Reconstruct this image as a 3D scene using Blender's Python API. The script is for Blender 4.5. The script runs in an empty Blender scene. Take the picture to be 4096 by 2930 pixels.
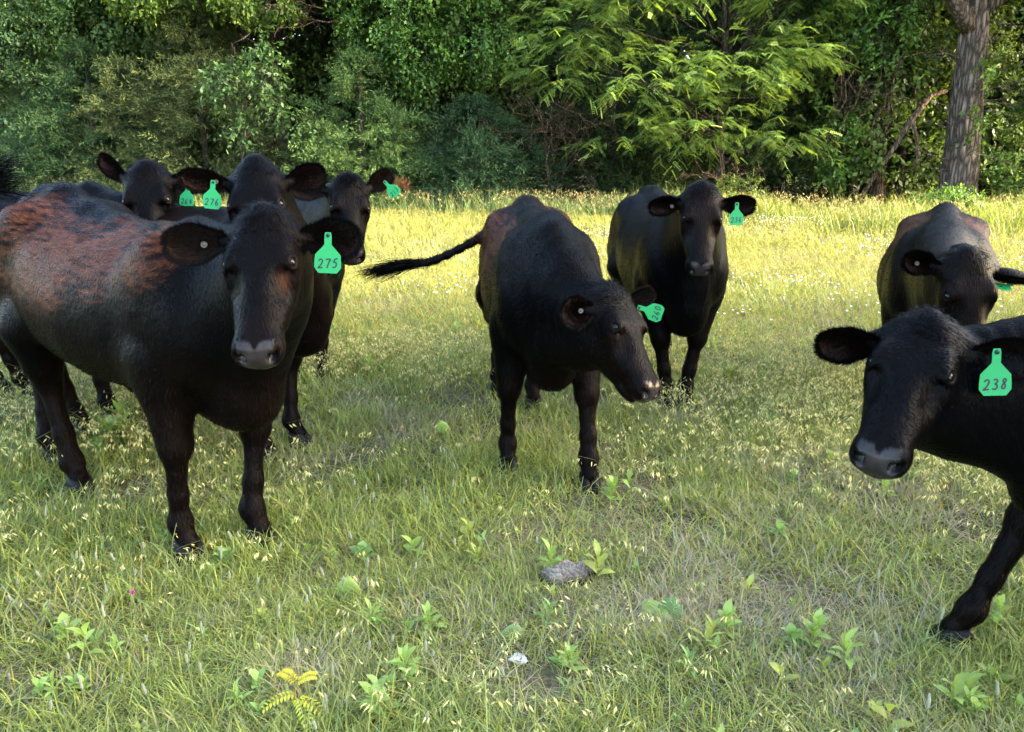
import bpy, math, random
import numpy as np
from mathutils import Vector, Matrix

# ------------------------------------------------------------------ camera
scene = bpy.context.scene
COL = scene.collection
RNG = np.random.default_rng(7)
random.seed(7)
R = math.radians

cam_data = bpy.data.cameras.new('camera')
cam = bpy.data.objects.new('camera', cam_data)
COL.objects.link(cam)
CAM_H = 1.5
cam.location = (0, 0, CAM_H)
cam.rotation_euler = (R(90 - 15.38), 0, 0)
cam_data.sensor_width = 36.0
cam_data.lens = 36.0 * 769.6 / 1024.0
cam_data.clip_start = 0.05
cam_data.clip_end = 2000
scene.camera = cam

# ------------------------------------------------------------------ light
SUN_EL, SUN_AZ = 19.0, 101.0        # azimuth clockwise from +Y (north)
world = bpy.data.worlds.new("World")
scene.world = world
world.use_nodes = True
wn = world.node_tree.nodes
bg = wn['Background']
sky = wn.new('ShaderNodeTexSky')
sky.sky_type = 'NISHITA'
sky.sun_disc = False
sky.sun_elevation = R(SUN_EL)
sky.sun_rotation = R(SUN_AZ)
sky.air_density = 1.0
sky.dust_density = 3.5
sky.ozone_density = 0.6
world.node_tree.links.new(sky.outputs[0], bg.inputs[0])
bg.inputs[1].default_value = 0.15
sun_data = bpy.data.lights.new('sun', 'SUN')
sun_data.energy = 2.0
sun_data.angle = R(1.5)
sun_data.color = (1.0, 0.86, 0.62)
sun = bpy.data.objects.new('sun', sun_data)
COL.objects.link(sun)
sd = Vector((math.sin(R(SUN_AZ)) * math.cos(R(SUN_EL)), math.cos(R(SUN_AZ)) * math.cos(R(SUN_EL)), math.sin(R(SUN_EL))))
sun.rotation_euler = sd.to_track_quat('Z', 'Y').to_euler()
sun.location = sd * 60
scene.view_settings.view_transform = 'Standard'
scene.view_settings.look = 'None'
scene.view_settings.gamma = 1
scene.view_settings.exposure = 3.7
scene.cycles.max_bounces = 6
scene.cycles.diffuse_bounces = 3
scene.cycles.transmission_bounces = 3
scene.cycles.transparent_max_bounces = 4

# ------------------------------------------------------------------ helpers
def nrm(v):
    v = np.asarray(v, dtype=float)
    return v / (np.linalg.norm(v, axis=-1, keepdims=True) + 1e-12)

def vnoise(p, freq, seed=0):
    """value noise in [0,1] at points p (n,3)"""
    q = np.asarray(p, dtype=np.float64) * freq + 37.13 + seed * 11.7
    i = np.floor(q).astype(np.int64)
    f = q - i
    f = f * f * (3 - 2 * f)
    def h(ix, iy, iz):
        n = (ix * 73856093) ^ (iy * 19349663) ^ (iz * 83492791) ^ (seed * 2654435)
        n = (n ^ (n >> 13)) * 1274126177
        n = n & 0x7fffffff
        n = (n ^ (n >> 16)) & 0xffff
        return n / 65535.0
    r = 0
    for dx in (0, 1):
        for dy in (0, 1):
            for dz in (0, 1):
                w = (f[:, 0] if dx else 1 - f[:, 0]) * (f[:, 1] if dy else 1 - f[:, 1]) * (f[:, 2] if dz else 1 - f[:, 2])
                r = r + w * h(i[:, 0] + dx, i[:, 1] + dy, i[:, 2] + dz)
    return r

def sstep(a, b, x):
    t = np.clip((np.asarray(x, dtype=float) - a) / (b - a), 0, 1)
    return t * t * (3 - 2 * t)

def ground_z(x, y):
    """the pasture: flat near the camera, rising gently to the wood"""
    x = np.asarray(x, dtype=float); y = np.asarray(y, dtype=float)
    rise = (0.12 + 0.28 * sstep(-2, -10, x)) * sstep(8, 21, y) + 0.4 * sstep(24, 60, y)
    return rise + 0.02 * np.sin(x * 0.9 + 1.3) * np.sin(y * 0.7) * sstep(6, 9, y)

def prop(o, label=None, cat=None, group=None, kind=None):
    if label: o['label'] = label
    if cat: o['category'] = cat
    if group: o['group'] = group
    if kind: o['kind'] = kind
    return o

def empty(name, loc=(0, 0, 0), rz=0.0):
    o = bpy.data.objects.new(name, None)
    o.empty_display_size = 0.2
    COL.objects.link(o)
    o.location = loc
    o.rotation_euler = (0, 0, rz)
    return o

def mesh_np(name, V, F, mats, parent=None, col=None, mat_idx=None, smooth=True, fattr=None):
    """V (n,3); F list of (m,k) int arrays (k = 3 or 4)"""
    V = np.asarray(V, dtype=np.float32)
    F = [np.asarray(f, dtype=np.int32) for f in (F if isinstance(F, (list, tuple)) else [F]) if len(f)]
    me = bpy.data.meshes.new(name)
    me.vertices.add(len(V))
    me.vertices.foreach_set('co', V.ravel())
    loops = np.concatenate([f.ravel() for f in F])
    tot = np.concatenate([np.full(len(f), f.shape[1], np.int32) for f in F])
    start = np.concatenate([[0], np.cumsum(tot)[:-1]]).astype(np.int32)
    me.loops.add(len(loops))
    me.loops.foreach_set('vertex_index', loops)
    me.polygons.add(len(tot))
    me.polygons.foreach_set('loop_start', start)
    me.polygons.foreach_set('loop_total', tot)
    me.polygons.foreach_set('use_smooth', np.full(len(tot), smooth, dtype=bool))
    for m in (mats if isinstance(mats, (list, tuple)) else [mats]):
        me.materials.append(m)
    if mat_idx is not None:
        me.polygons.foreach_set('material_index', np.asarray(mat_idx, dtype=np.int32))
    me.update(calc_edges=True)
    if col is not None:
        col = np.asarray(col, dtype=np.float32)
        if col.shape[1] == 3:
            col = np.concatenate([col, np.ones((len(col), 1), np.float32)], 1)
        a = me.color_attributes.new('Col', 'FLOAT_COLOR', 'POINT')
        a.data.foreach_set('color', col.ravel())
    if fattr:
        for k, v in fattr.items():
            a = me.attributes.new(k, 'FLOAT', 'POINT')
            a.data.foreach_set('value', np.asarray(v, dtype=np.float32))
    o = bpy.data.objects.new(name, me)
    COL.objects.link(o)
    if parent is not None:
        o.parent = parent
    return o

class Geo:
    """collects vertex/face arrays with colours"""
    def __init__(self):
        self.V, self.Q, self.T, self.C, self.n = [], [], [], [], 0
    def add(self, V, Q=None, T=None, C=(0, 0, 0)):
        V = np.asarray(V, dtype=np.float32).reshape(-1, 3)
        C = np.asarray(C, dtype=np.float32)
        if C.ndim == 1:
            C = np.tile(C, (len(V), 1))
        self.V.append(V); self.C.append(C)
        if Q is not None and len(Q): self.Q.append(np.asarray(Q) + self.n)
        if T is not None and len(T): self.T.append(np.asarray(T) + self.n)
        self.n += len(V)
    def arrays(self):
        F = []
        if self.Q: F.append(np.concatenate(self.Q))
        if self.T: F.append(np.concatenate(self.T))
        return np.concatenate(self.V), F, np.concatenate(self.C)
    def build(self, name, mat, parent=None, smooth=True):
        V, F, C = self.arrays()
        return mesh_np(name, V, F, mat, parent, C, smooth=smooth)

def tube(geo, pts, rad, sides=8, C=(0, 0, 0), noise=0.0):
    """tapered tube through pts"""
    pts = np.asarray(pts, dtype=float); n = len(pts)
    rad = np.broadcast_to(np.asarray(rad, dtype=float), (n,))
    T = nrm(np.gradient(pts, axis=0))
    ref = np.array([0.31, 0.17, 0.94]) if abs(T[0, 2]) < 0.8 else np.array([1.0, 0.1, 0.0])
    A = nrm(np.cross(T, ref)); B = np.cross(T, A)
    ang = np.linspace(0, 2 * np.pi, sides, endpoint=False)
    rr = rad[:, None] * (1 + noise * (RNG.random((n, sides)) - 0.5))
    V = pts[:, None] + rr[..., None] * (np.cos(ang)[None, :, None] * A[:, None] + np.sin(ang)[None, :, None] * B[:, None])
    V = V.reshape(-1, 3)
    i = np.arange(n - 1)[:, None] * sides; j = np.arange(sides)[None]; k = (j + 1) % sides
    Q = np.stack([i + j, i + k, i + sides + k, i + sides + j], -1).reshape(-1, 4)
    V = np.concatenate([V, pts[:1], pts[-1:]])
    a, b = n * sides, n * sides + 1
    j = np.arange(sides); k = (j + 1) % sides
    T1 = np.stack([np.full(sides, a), k, j], -1); T2 = np.stack([np.full(sides, b), (n - 1) * sides + j, (n - 1) * sides + k], -1)
    geo.add(V, Q, np.concatenate([T1, T2]), C)

def strands(geo, P, D, L, W, N, C, lift=0.25, droop=0.0):
    """hair-like tapered ribbons, one per root"""
    P = np.asarray(P, dtype=float); n = len(P)
    D = nrm(D); L = np.broadcast_to(L, (n,))[:, None]; W = np.broadcast_to(W, (n,))[:, None]
    Bn = nrm(np.cross(D, N)); lift = np.broadcast_to(lift, (n,))[:, None]
    g = np.array([0, 0, -1.0]) * droop
    mid = P + D * L * 0.55 + N * L * lift * 0.6
    tip = P + D * L + N * L * lift * 0.5 + g * L
    V = np.stack([P - Bn * W * .5, P + Bn * W * .5, mid - Bn * W * .4, mid + Bn * W * .4, tip], 1)
    b = np.arange(n)[:, None] * 5
    Q = b + np.array([0, 1, 3, 2])
    T = b + np.array([2, 3, 4])
    C = np.asarray(C, dtype=np.float32)
    if C.ndim == 1: C = np.tile(C, (n, 1))
    geo.add(V.reshape(-1, 3), Q, T, np.repeat(C, 5, 0))

def bez(p0, p1, p2, p3, n):
    t = np.linspace(0, 1, n)[:, None]
    return (1 - t) ** 3 * p0 + 3 * (1 - t) ** 2 * t * p1 + 3 * (1 - t) * t * t * p2 + t ** 3 * p3

def smooth_path(pts, n):
    p = np.asarray(pts, float); P = np.concatenate([p[:1] * 2 - p[1:2], p, p[-1:] * 2 - p[-2:-1]])
    out = []
    m = len(p) - 1
    for q in np.linspace(0, m - 1e-6, n):
        i = int(q); t = q - i; a, b, c, d = P[i:i + 4]
        out.append(.5 * (2 * b + (c - a) * t + (2 * a - 5 * b + 4 * c - d) * t * t + (3 * b - a - 3 * c + d) * t ** 3))
    return np.array(out)


# ------------------------------------------------------------------ materials
def new_mat(name):
    m = bpy.data.materials.new(name)
    m.use_nodes = True
    nt = m.node_tree
    return m, nt, nt.nodes['Principled BSDF'], nt.nodes['Material Output']

def mat_attr(name, rough=0.6, spec=0.3, transl=0.0, bump=0.0, bscale=40, sheen=0.0, vary=0.0):
    """material whose base colour is the painted 'Col' attribute"""
    m, nt, p, out = new_mat(name)
    at = nt.nodes.new('ShaderNodeAttribute'); at.attribute_name = 'Col'
    src = at.outputs['Color']
    if vary:
        nz = nt.nodes.new('ShaderNodeTexNoise'); nz.inputs['Scale'].default_value = 9
        nz.inputs['Detail'].default_value = 6
        geo = nt.nodes.new('ShaderNodeNewGeometry'); nt.links.new(geo.outputs['Position'], nz.inputs['Vector'])
        mr = nt.nodes.new('ShaderNodeMapRange'); mr.inputs[3].default_value = 1 - vary; mr.inputs[4].default_value = 1 + vary
        nt.links.new(nz.outputs['Fac'], mr.inputs[0])
        mx = nt.nodes.new('ShaderNodeVectorMath'); mx.operation = 'SCALE'
        nt.links.new(src, mx.inputs[0]); nt.links.new(mr.outputs[0], mx.inputs['Scale'])
        src = mx.outputs[0]
    nt.links.new(src, p.inputs['Base Color'])
    p.inputs['Roughness'].default_value = rough
    p.inputs['Specular IOR Level'].default_value = spec
    if sheen:
        p.inputs['Sheen Weight'].default_value = sheen
        p.inputs['Sheen Roughness'].default_value = 0.4
    if bump:
        nz = nt.nodes.new('ShaderNodeTexNoise'); nz.inputs['Scale'].default_value = bscale; nz.inputs['Detail'].default_value = 5
        tc = nt.nodes.new('ShaderNodeTexCoord'); nt.links.new(tc.outputs['Object'], nz.inputs['Vector'])
        b = nt.nodes.new('ShaderNodeBump'); b.inputs['Strength'].default_value = bump; b.inputs['Distance'].default_value = 0.02
        nt.links.new(nz.outputs['Fac'], b.inputs['Height']); nt.links.new(b.outputs[0], p.inputs['Normal'])
    if transl:
        tr = nt.nodes.new('ShaderNodeBsdfTranslucent')
        hs = nt.nodes.new('ShaderNodeHueSaturation'); hs.inputs['Hue'].default_value = 0.485; hs.inputs['Saturation'].default_value = 1.15; hs.inputs['Value'].default_value = 1.3
        nt.links.new(src, hs.inputs['Color']); nt.links.new(hs.outputs[0], tr.inputs['Color'])
        mx = nt.nodes.new('ShaderNodeMixShader'); mx.inputs[0].default_value = transl
        nt.links.new(p.outputs[0], mx.inputs[1]); nt.links.new(tr.outputs[0], mx.inputs[2])
        nt.links.new(mx.outputs[0], out.inputs['Surface'])
    return m

def mat_plain(name, rgb, rough=0.5, spec=0.5, coat=0.0, metal=0.0):
    m, nt, p, out = new_mat(name)
    nz = nt.nodes.new('ShaderNodeTexNoise'); nz.inputs['Scale'].default_value = 25
    cr = nt.nodes.new('ShaderNodeMix'); cr.data_type = 'RGBA'
    cr.inputs[6].default_value = (*[c * 0.85 for c in rgb], 1); cr.inputs[7].default_value = (*[min(1, c * 1.12) for c in rgb], 1)
    nt.links.new(nz.outputs['Fac'], cr.inputs[0]); nt.links.new(cr.outputs[2], p.inputs['Base Color'])
    p.inputs['Roughness'].default_value = rough
    p.inputs['Specular IOR Level'].default_value = spec
    p.inputs['Coat Weight'].default_value = coat
    p.inputs['Metallic'].default_value = metal
    return m

# ================================================================== GROUND
def soil_material():
    m, nt, p, out = new_mat('thatch and soil')
    geo = nt.nodes.new('ShaderNodeNewGeometry')
    n1 = nt.nodes.new('ShaderNodeTexNoise'); n1.inputs['Scale'].default_value = 1.3; n1.inputs['Detail'].default_value = 8
    n2 = nt.nodes.new('ShaderNodeTexNoise'); n2.inputs['Scale'].default_value = 60; n2.inputs['Detail'].default_value = 6
    for n in (n1, n2): nt.links.new(geo.outputs['Position'], n.inputs['Vector'])
    r1 = nt.nodes.new('ShaderNodeValToRGB')
    r1.color_ramp.elements[0].position = .35; r1.color_ramp.elements[0].color = (.075, .085, .035, 1)
    r1.color_ramp.elements[1].position = .65; r1.color_ramp.elements[1].color = (.15, .125, .08, 1)
    r2 = nt.nodes.new('ShaderNodeValToRGB')
    r2.color_ramp.elements[0].position = .3; r2.color_ramp.elements[0].color = (.35, .35, .35, 1)
    r2.color_ramp.elements[1].position = .7; r2.color_ramp.elements[1].color = (1.3, 1.25, 1.2, 1)
    mx = nt.nodes.new('ShaderNodeMix'); mx.data_type = 'RGBA'; mx.blend_type = 'MULTIPLY'; mx.inputs[0].default_value = 1
    nt.links.new(n1.outputs['Fac'], r1.inputs[0]); nt.links.new(n2.outputs['Fac'], r2.inputs[0])
    nt.links.new(r1.outputs[0], mx.inputs[6]); nt.links.new(r2.outputs[0], mx.inputs[7])
    nt.links.new(mx.outputs[2], p.inputs['Base Color'])
    p.inputs['Roughness'].default_value = .95; p.inputs['Specular IOR Level'].default_value = .1
    b = nt.nodes.new('ShaderNodeBump'); b.inputs['Strength'].default_value = .8; b.inputs['Distance'].default_value = .02
    nt.links.new(n2.outputs['Fac'], b.inputs['Height']); nt.links.new(b.outputs[0], p.inputs['Normal'])
    return m
xs = np.concatenate([np.linspace(-400, -30, 14), np.linspace(-28, 28, 113), np.linspace(30, 400, 14)])
ys = np.concatenate([np.linspace(-200, -12, 12), np.linspace(-10, 32, 85), np.linspace(35, 500, 16)])
gx, gy = np.meshgrid(xs, ys, indexing='ij')
gv = np.stack([gx, gy, ground_z(gx, gy)], -1).reshape(-1, 3)
ii = np.arange(len(xs) - 1)[:, None] * len(ys); jj = np.arange(len(ys) - 1)[None]
gq = np.stack([ii + jj, ii + len(ys) + jj, ii + len(ys) + jj + 1, ii + jj + 1], -1).reshape(-1, 4)
prop(mesh_np('ground', gv, gq, soil_material()), kind='structure')

M_GRASS = mat_attr('grass blades', .5, .25, .35)
M_WEED = mat_attr('weed leaves', .5, .3, .35)
M_DRY = mat_attr('dry stems', .8, .15, .25)

def scatter(n, r0, r1, half=42, seed=0):
    """ground points seen from the camera, in a wide fan between two distances"""
    g = np.random.default_rng(seed)
    r = np.sqrt(g.random(n) * (r1 ** 2 - r0 ** 2) + r0 ** 2)
    t = np.radians(g.uniform(-half, half, n))
    return np.stack([r * np.sin(t), r * np.cos(t)], 1), g

HOOFPRINTS = np.array([(-1.0, 2.75), (-1.24, 2.64), (-1.98, 3.24), (-2.29, 3.6), (.36, 3.3), (-.02, 3.5), (1.4, 2.12)])

def blades(geo, P, g, h, w, col, lean=.5, curl=.5, segs=3, z0=-.005):
    """P (n,2) roots; bent tapering blades"""
    n = len(P); az = g.uniform(0, 2 * np.pi, n); d = np.stack([np.cos(az), np.sin(az)], 1)
    ln = np.abs(g.normal(0, lean, n)) + .08; cu = g.uniform(.2, 1, n) * curl
    fa = az + g.uniform(-.6, .6, n) + np.pi / 2; b = np.stack([np.cos(fa), np.sin(fa), 0 * fa], 1)
    z = ground_z(P[:, 0], P[:, 1]) + z0
    rows = []
    for k in range(segs + 1):
        t = k / segs
        ho = h * (ln * t + cu * t * t) * .8
        ve = h * (t * np.sqrt(1 / (1 + ln ** 2)) - .35 * cu * t * t * t)
        c = np.stack([P[:, 0] + d[:, 0] * ho, P[:, 1] + d[:, 1] * ho, z + ve], 1)
        ww = (w * (1 - t) ** .6)[:, None] * .5
        if k < segs: rows += [c - b * ww, c + b * ww]
        else: rows += [c]
    m = 2 * segs + 1
    V = np.stack(rows, 1).reshape(-1, 3); base = np.arange(n)[:, None] * m
    Q = np.concatenate([base + np.array([2 * k, 2 * k + 1, 2 * k + 3, 2 * k + 2]) for k in range(segs - 1)])
    T = base + np.array([2 * segs - 2, 2 * segs - 1, 2 * segs])
    cc = np.repeat(col[:, None], m, 1).reshape(n, m, 3).copy()
    geo.add(V, Q, T, cc.reshape(-1, 3))

def grass_colour(P, g, base=(.222, .272, .064)):
    n = len(P); p3 = np.c_[P, np.zeros(n)]
    a = vnoise(p3, .9, 3); b = vnoise(p3, 3.1, 4)
    c = np.tile(np.array(base), (n, 1))
    c = c * (.45 + .95 * g.random(n) ** 1.2)[:, None]
    yl = (g.random(n) < .22)[:, None]; c = np.where(yl, c * np.array([1.35, 1.12, .8]), c)
    dry = sstep(.60, .90, a * .6 + b * .4 + g.normal(0, .14, n))[:, None]
    c = c * (1 - dry) + np.array([.34, .29, .18]) * dry * (.7 + .5 * g.random((n, 1)))
    far = sstep(5.5, 10, P[:, 1])[:, None] * sstep(24, 20, P[:, 1])[:, None] * (.55 + .45 * b[:, None])
    c = c * (1 - .55 * far) + np.array([.22, .215, .052]) * .55 * far
    blu = (g.random(n) < .18)[:, None]
    c = np.where(blu, c * np.array([.85, 1.0, 1.35]), c)
    return c

def clumped(P, g, k, r):
    """pull points toward random tuft centres"""
    n = len(P); c = P[g.integers(0, n, max(1, n // k))]
    return c[g.integers(0, len(c), n)] + g.normal(0, 1, (n, 2)) * r

geo = Geo()
for (r0, r1, n, h, w, sg, ck, cr, sd0) in (
        (1.4, 2.6, 80000, .088, .0042, 3, 20, .030, 1), (2.6, 4.5, 116000, .105, .0050, 3, 18, .045, 2), (4.5, 8, 90000, .13, .0068, 3, 16, .07, 3),
        (8, 14, 100000, .16, .009, 2, 12, .12, 4), (14, 30, 120000, .22, .016, 2, 12, .25, 5)):
    P, g = scatter(n, r0, r1, 60 if r0 < 4 else 46, sd0)
    P[: n * 2 // 3] = clumped(P[: n * 2 // 3], g, ck, cr)
    p3 = np.c_[P, np.zeros(n)]
    dens = vnoise(p3, 2.2, 8) * .6 + vnoise(p3, 6, 9) * .4
    keep = (dens + g.normal(0, .12, n)) > .33
    P = P[keep]; dens = dens[keep]
    hh = h * (.45 + .9 * g.random(len(P))) * (.55 + .9 * dens)
    blades(geo, P, g, hh, w * (.6 + .8 * g.random(len(P))), grass_colour(P, g), lean=.75, curl=.9, segs=sg)
prop(geo.build('grass', M_GRASS), 'short green pasture grass', 'grass', kind='stuff')

# dead thatch lying between the tufts
geo = Geo()
for (r0, r1, n, L, w, sd0) in ((1.3, 3, 32000, .10, .0024, 21), (3, 7, 30000, .14, .004, 22)):
    P, g = scatter(n, r0, r1, 56, sd0)
    p3 = np.c_[P, np.zeros(n)]; m = (vnoise(p3, 1.6, 31) + g.normal(0, .15, n)) > .45; P = P[m]; n = len(P)
    az = g.uniform(0, 2 * np.pi, n); d = np.stack([np.cos(az), np.sin(az), g.uniform(-.05, .28, n)], 1)
    r3 = np.c_[P, ground_z(P[:, 0], P[:, 1]) + .004 + .02 * g.random(n)]
    c = np.array([.25, .21, .15]) * (.5 + .8 * g.random((n, 1)))
    strands(geo, r3, d, L * (.4 + .9 * g.random(n)), w, np.tile((0, 0, 1.), (n, 1)), c, .1)
prop(geo.build('dead_thatch', M_DRY), 'dead straw lying among the grass', 'straw', kind='stuff')

# seeding grass: thin stems with drooping yellow spikelets
def seeding(geo, P, g, h, scale, ncol=(.40, .36, .12)):
    n = len(P); az = g.uniform(0, 2 * np.pi, n); d = np.stack([np.cos(az), np.sin(az), 0 * az], 1)
    z = ground_z(P[:, 0], P[:, 1]); r0 = np.c_[P, z]
    K = 5; ln = g.uniform(.1, .45, n)
    pts = []
    for k in range(K):
        t = k / (K - 1)
        pts.append(r0 + d * (h * (ln * t + .45 * t ** 3))[:, None] + np.array([0, 0, 1.]) * (h * (t - .25 * t ** 3))[:, None])
    pts = np.stack(pts, 1)
    b = np.stack([-d[:, 1], d[:, 0], 0 * az], 1)[:, None] * (.0011 * scale)
    V = np.stack([pts - b, pts + b], 2).reshape(-1, 3); base = np.arange(n)[:, None, None] * (2 * K) + np.arange(K - 1)[None, :, None] * 2
    Q = (base + np.array([0, 1, 3, 2])).reshape(-1, 4)
    sc = np.array([.20, .22, .075]) * (.7 + .6 * g.random((n, 1)))
    geo.add(V, Q, None, np.repeat(sc, 2 * K, 0))
    M = 7
    idx = np.repeat(np.arange(n), M); t = g.uniform(.62, 1.0, n * M)
    f = t * (K - 1); i0 = np.minimum(f.astype(int), K - 2); fr = (f - i0)[:, None]
    q = pts[idx, i0] * (1 - fr) + pts[idx, i0 + 1] * fr
    sp = g.normal(0, 1, (n * M, 3)) * np.array([.35, .35, .15]) + np.array([0, 0, -.75]) + d[idx] * .5
    sp = nrm(sp)
    q2 = q + sp * (.012 * scale ** .5)[..., None] if np.ndim(scale) else q + sp * .010
    col = np.array(ncol) * (.6 + .7 * g.random((n * M, 1)))
    L = .020 * scale * (.7 + .6 * g.random(n * M)); W = .0046 * scale
    bb = nrm(np.cross(sp, g.normal(0, 1, (n * M, 3)))) * W * .5
    V = np.stack([q2, q2 + sp * (L * .4)[:, None] - bb, q2 + sp * (L * .4)[:, None] + bb, q2 + sp * L[:, None]], 1).reshape(-1, 3)
    base = np.arange(n * M)[:, None] * 4
    geo.add(V, base + np.array([0, 1, 3, 2]), None, np.repeat(col, 4, 0))

geo = Geo()
for (r0, r1, n, h, s_, sd0, thr) in ((1.5, 3.2, 1800, .20, 1.1, 41, .47), (3.2, 6, 7500, .25, 1.2, 42, .38), (6, 11, 9000, .28, 1.2, 43, .36), (11, 23, 17000, .28, 1.7, 44, .30)):
    P, g = scatter(n, r0, r1, 42, sd0)
    P[: n // 2] = clumped(P[: n // 2], g, 9, .12)
    p3 = np.c_[P, np.zeros(n)]; m = (vnoise(p3, .75, 51) * .65 + vnoise(p3, 2.6, 52) * .35 + g.normal(0, .08, n)) > thr; P = P[m]
    # spare the open lane in front of the right-hand cow group a little
    seeding(geo, P, g, h * (.6 + .7 * g.random(len(P))), s_, (.29, .26, .065) if r0 > 5 else (.50, .47, .20))
prop(geo.build('seeding_grass', M_DRY), 'drooping yellow seed heads of brome grass', 'seeding grass', kind='stuff')

# tall seeding grass and weeds along the foot of the wood
geo = Geo()
def edge_y(x):
    return np.interp(x, [-26, -12, -4, 0, 6, 10, 20], [24.5, 22.5, 20.5, 19.8, 18.8, 18.2, 18.0])
n = 30000; g = np.random.default_rng(61); x = g.uniform(-24, 20, n); y = edge_y(x) - .3 - np.abs(g.normal(0, .9, n)); y = np.where(x > 4, y - g.random(n) * 3.2 * sstep(3, 8, x), y)
P = np.stack([x, y], 1); lush = sstep(2.5, 6, x)[:, None]
c = np.array([.115, .17, .06]) * (1 - lush) + np.array([.17, .215, .048]) * lush
p3 = np.c_[P, 0 * x]; tall = vnoise(p3, .8, 71)
blades(geo, P, g, (.25 + .45 * g.random(n)) * (.5 + tall), .018 * (.6 + .8 * g.random(n)), c * (.65 + .7 * g.random((n, 1))), .35, .5, 2)
seeding(geo, P[:5000], g, (.35 + .5 * g.random(5000)), 2.4, (.40, .33, .16))
prop(geo.build('tall_grass', M_GRASS), 'tall rank grass along the foot of the wood', 'tall grass', kind='stuff')

# pale upright plantain spikes near the camera
geo = Geo(); P, g = scatter(330, 1.15, 3.4, 42, 81)
p3 = np.c_[P, np.zeros(len(P))]; m = (vnoise(p3, 1.1, 82) + .35 * (P[:, 0] < -.2) - .25 * (P[:, 1] > 2.6) + g.normal(0, .1, len(P))) > .55; P = P[m]
for (x, y) in P:
    z = float(ground_z(x, y)); hh = g.uniform(.09, .19); l = g.normal(0, .16, 2); sp = g.uniform(.022, .045)
    p0 = np.array([x, y, z]); p1 = p0 + np.array([l[0] * hh, l[1] * hh, hh]); p2 = p1 + np.array([l[0] * sp, l[1] * sp, sp])
    tube(geo, [p0, (p0 + p1) / 2 + g.normal(0, .003, 3), p1], .0009, 4, (.16, .20, .09))
    q = np.linspace(0, 1, 7)[:, None]
    tube(geo, p1 * (1 - q) + p2 * q, np.array([.0020, .0040, .0044, .0040, .0042, .0034, .0012]), 6, np.array([.24, .26, .18]) * g.uniform(.7, 1.1), .5)
prop(geo.build('plantain_spikes', M_DRY), 'pale woolly plantain spikes standing in the near grass', 'plantain', kind='stuff')

# broadleaf weeds
def leaf(geo, base, d, up, L, W, C, fold=.25, droop=.3):
    """an obovate leaf of 3 x 2 cells"""
    d = nrm(d); b = nrm(np.cross(d, up)); up = np.cross(b, d)
    prof = [.12, .55, 1.0, .85, 0.03]; V = []
    for k, p in enumerate(prof):
        t = k / 4; c = base + d * L * t + up * (L * (.12 * math.sin(t * 3.1)) - droop * L * t * t * .5)
        V += [c - b * W * p * .5 + up * W * fold * p * .5, c, c + b * W * p * .5 + up * W * fold * p * .5]
    Q = [[3 * k + j, 3 * k + j + 1, 3 * k + j + 4, 3 * k + j + 3] for k in range(4) for j in range(2)]
    geo.add(np.array(V), Q, None, C)

def weed(geo, x, y, g, size=1.0, n=9, C=(.20, .36, .07), height=.10):
    lw = g.choice([.014, .022, .026, .034]); z = float(ground_z(x, y)); p = np.array([x, y, z]); top = p + np.array([g.normal(0, .015), g.normal(0, .015), height * size])
    tube(geo, [p, (p + top) / 2 + g.normal(0, .004, 3), top], [.0025, .002, .0012], 5, np.array(C) * .7)
    for k in range(n):
        t = (k + .6) / n; az = k * 2.4 + g.uniform(-.4, .4); el = .25 + 1.0 * t
        d = np.array([math.cos(az) * math.cos(el), math.sin(az) * math.cos(el), math.sin(el)])
        leaf(geo, p + (top - p) * (.25 + .75 * t), d, np.array([0, 0, 1.]) + .01, size * g.uniform(.045, .068), size * lw * g.uniform(.85, 1.15), np.array(C) * g.uniform(.75, 1.2), .25, g.uniform(.1, .5))
geo = Geo(); P, g = scatter(1900, 1.3, 7.5, 50, 91)
p3 = np.c_[P, np.zeros(len(P))]; m = (vnoise(p3, .9, 92) + g.normal(0, .12, len(P))) > .46; P = P[m]
for (x, y) in P:
    if np.min(np.hypot(HOOFPRINTS[:, 0] - x, HOOFPRINTS[:, 1] - y)) < .08: continue
    weed(geo, x, y, g, .35 + .85 * g.random() ** 1.6, int(g.integers(3, 12)), [(.22, .32, .075), (.16, .27, .08), (.26, .31, .07)][int(g.integers(0, 3))], g.uniform(.04, .10))
prop(geo.build('weed_cover', M_WEED), 'low broadleaf weeds scattered through the grass', 'weeds', kind='stuff')

# tiny white flowers further out
geo = Geo(); g = np.random.default_rng(101); n = 900
cx = g.uniform(-1, 6.5, 26); cy = g.uniform(6, 15, 26); k = g.integers(0, 26, n)
P = np.stack([cx[k] + g.normal(0, .35, n), cy[k] + g.normal(0, .3, n)], 1); z = ground_z(P[:, 0], P[:, 1]) + g.uniform(.18, .32, n)
c = np.c_[P, z]; r = .011
off = np.array([(1, 0, 0), (0, 1, .3), (-1, 0, 0), (0, -1, -.3)]) * r
geo.add((c[:, None] + off[None]).reshape(-1, 3), np.arange(n)[:, None] * 4 + np.arange(4), None, (.75, .74, .66))
prop(geo.build('white_wildflowers', M_DRY), 'tiny white wildflowers in the sunlit grass', 'wildflowers', kind='stuff')

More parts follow.
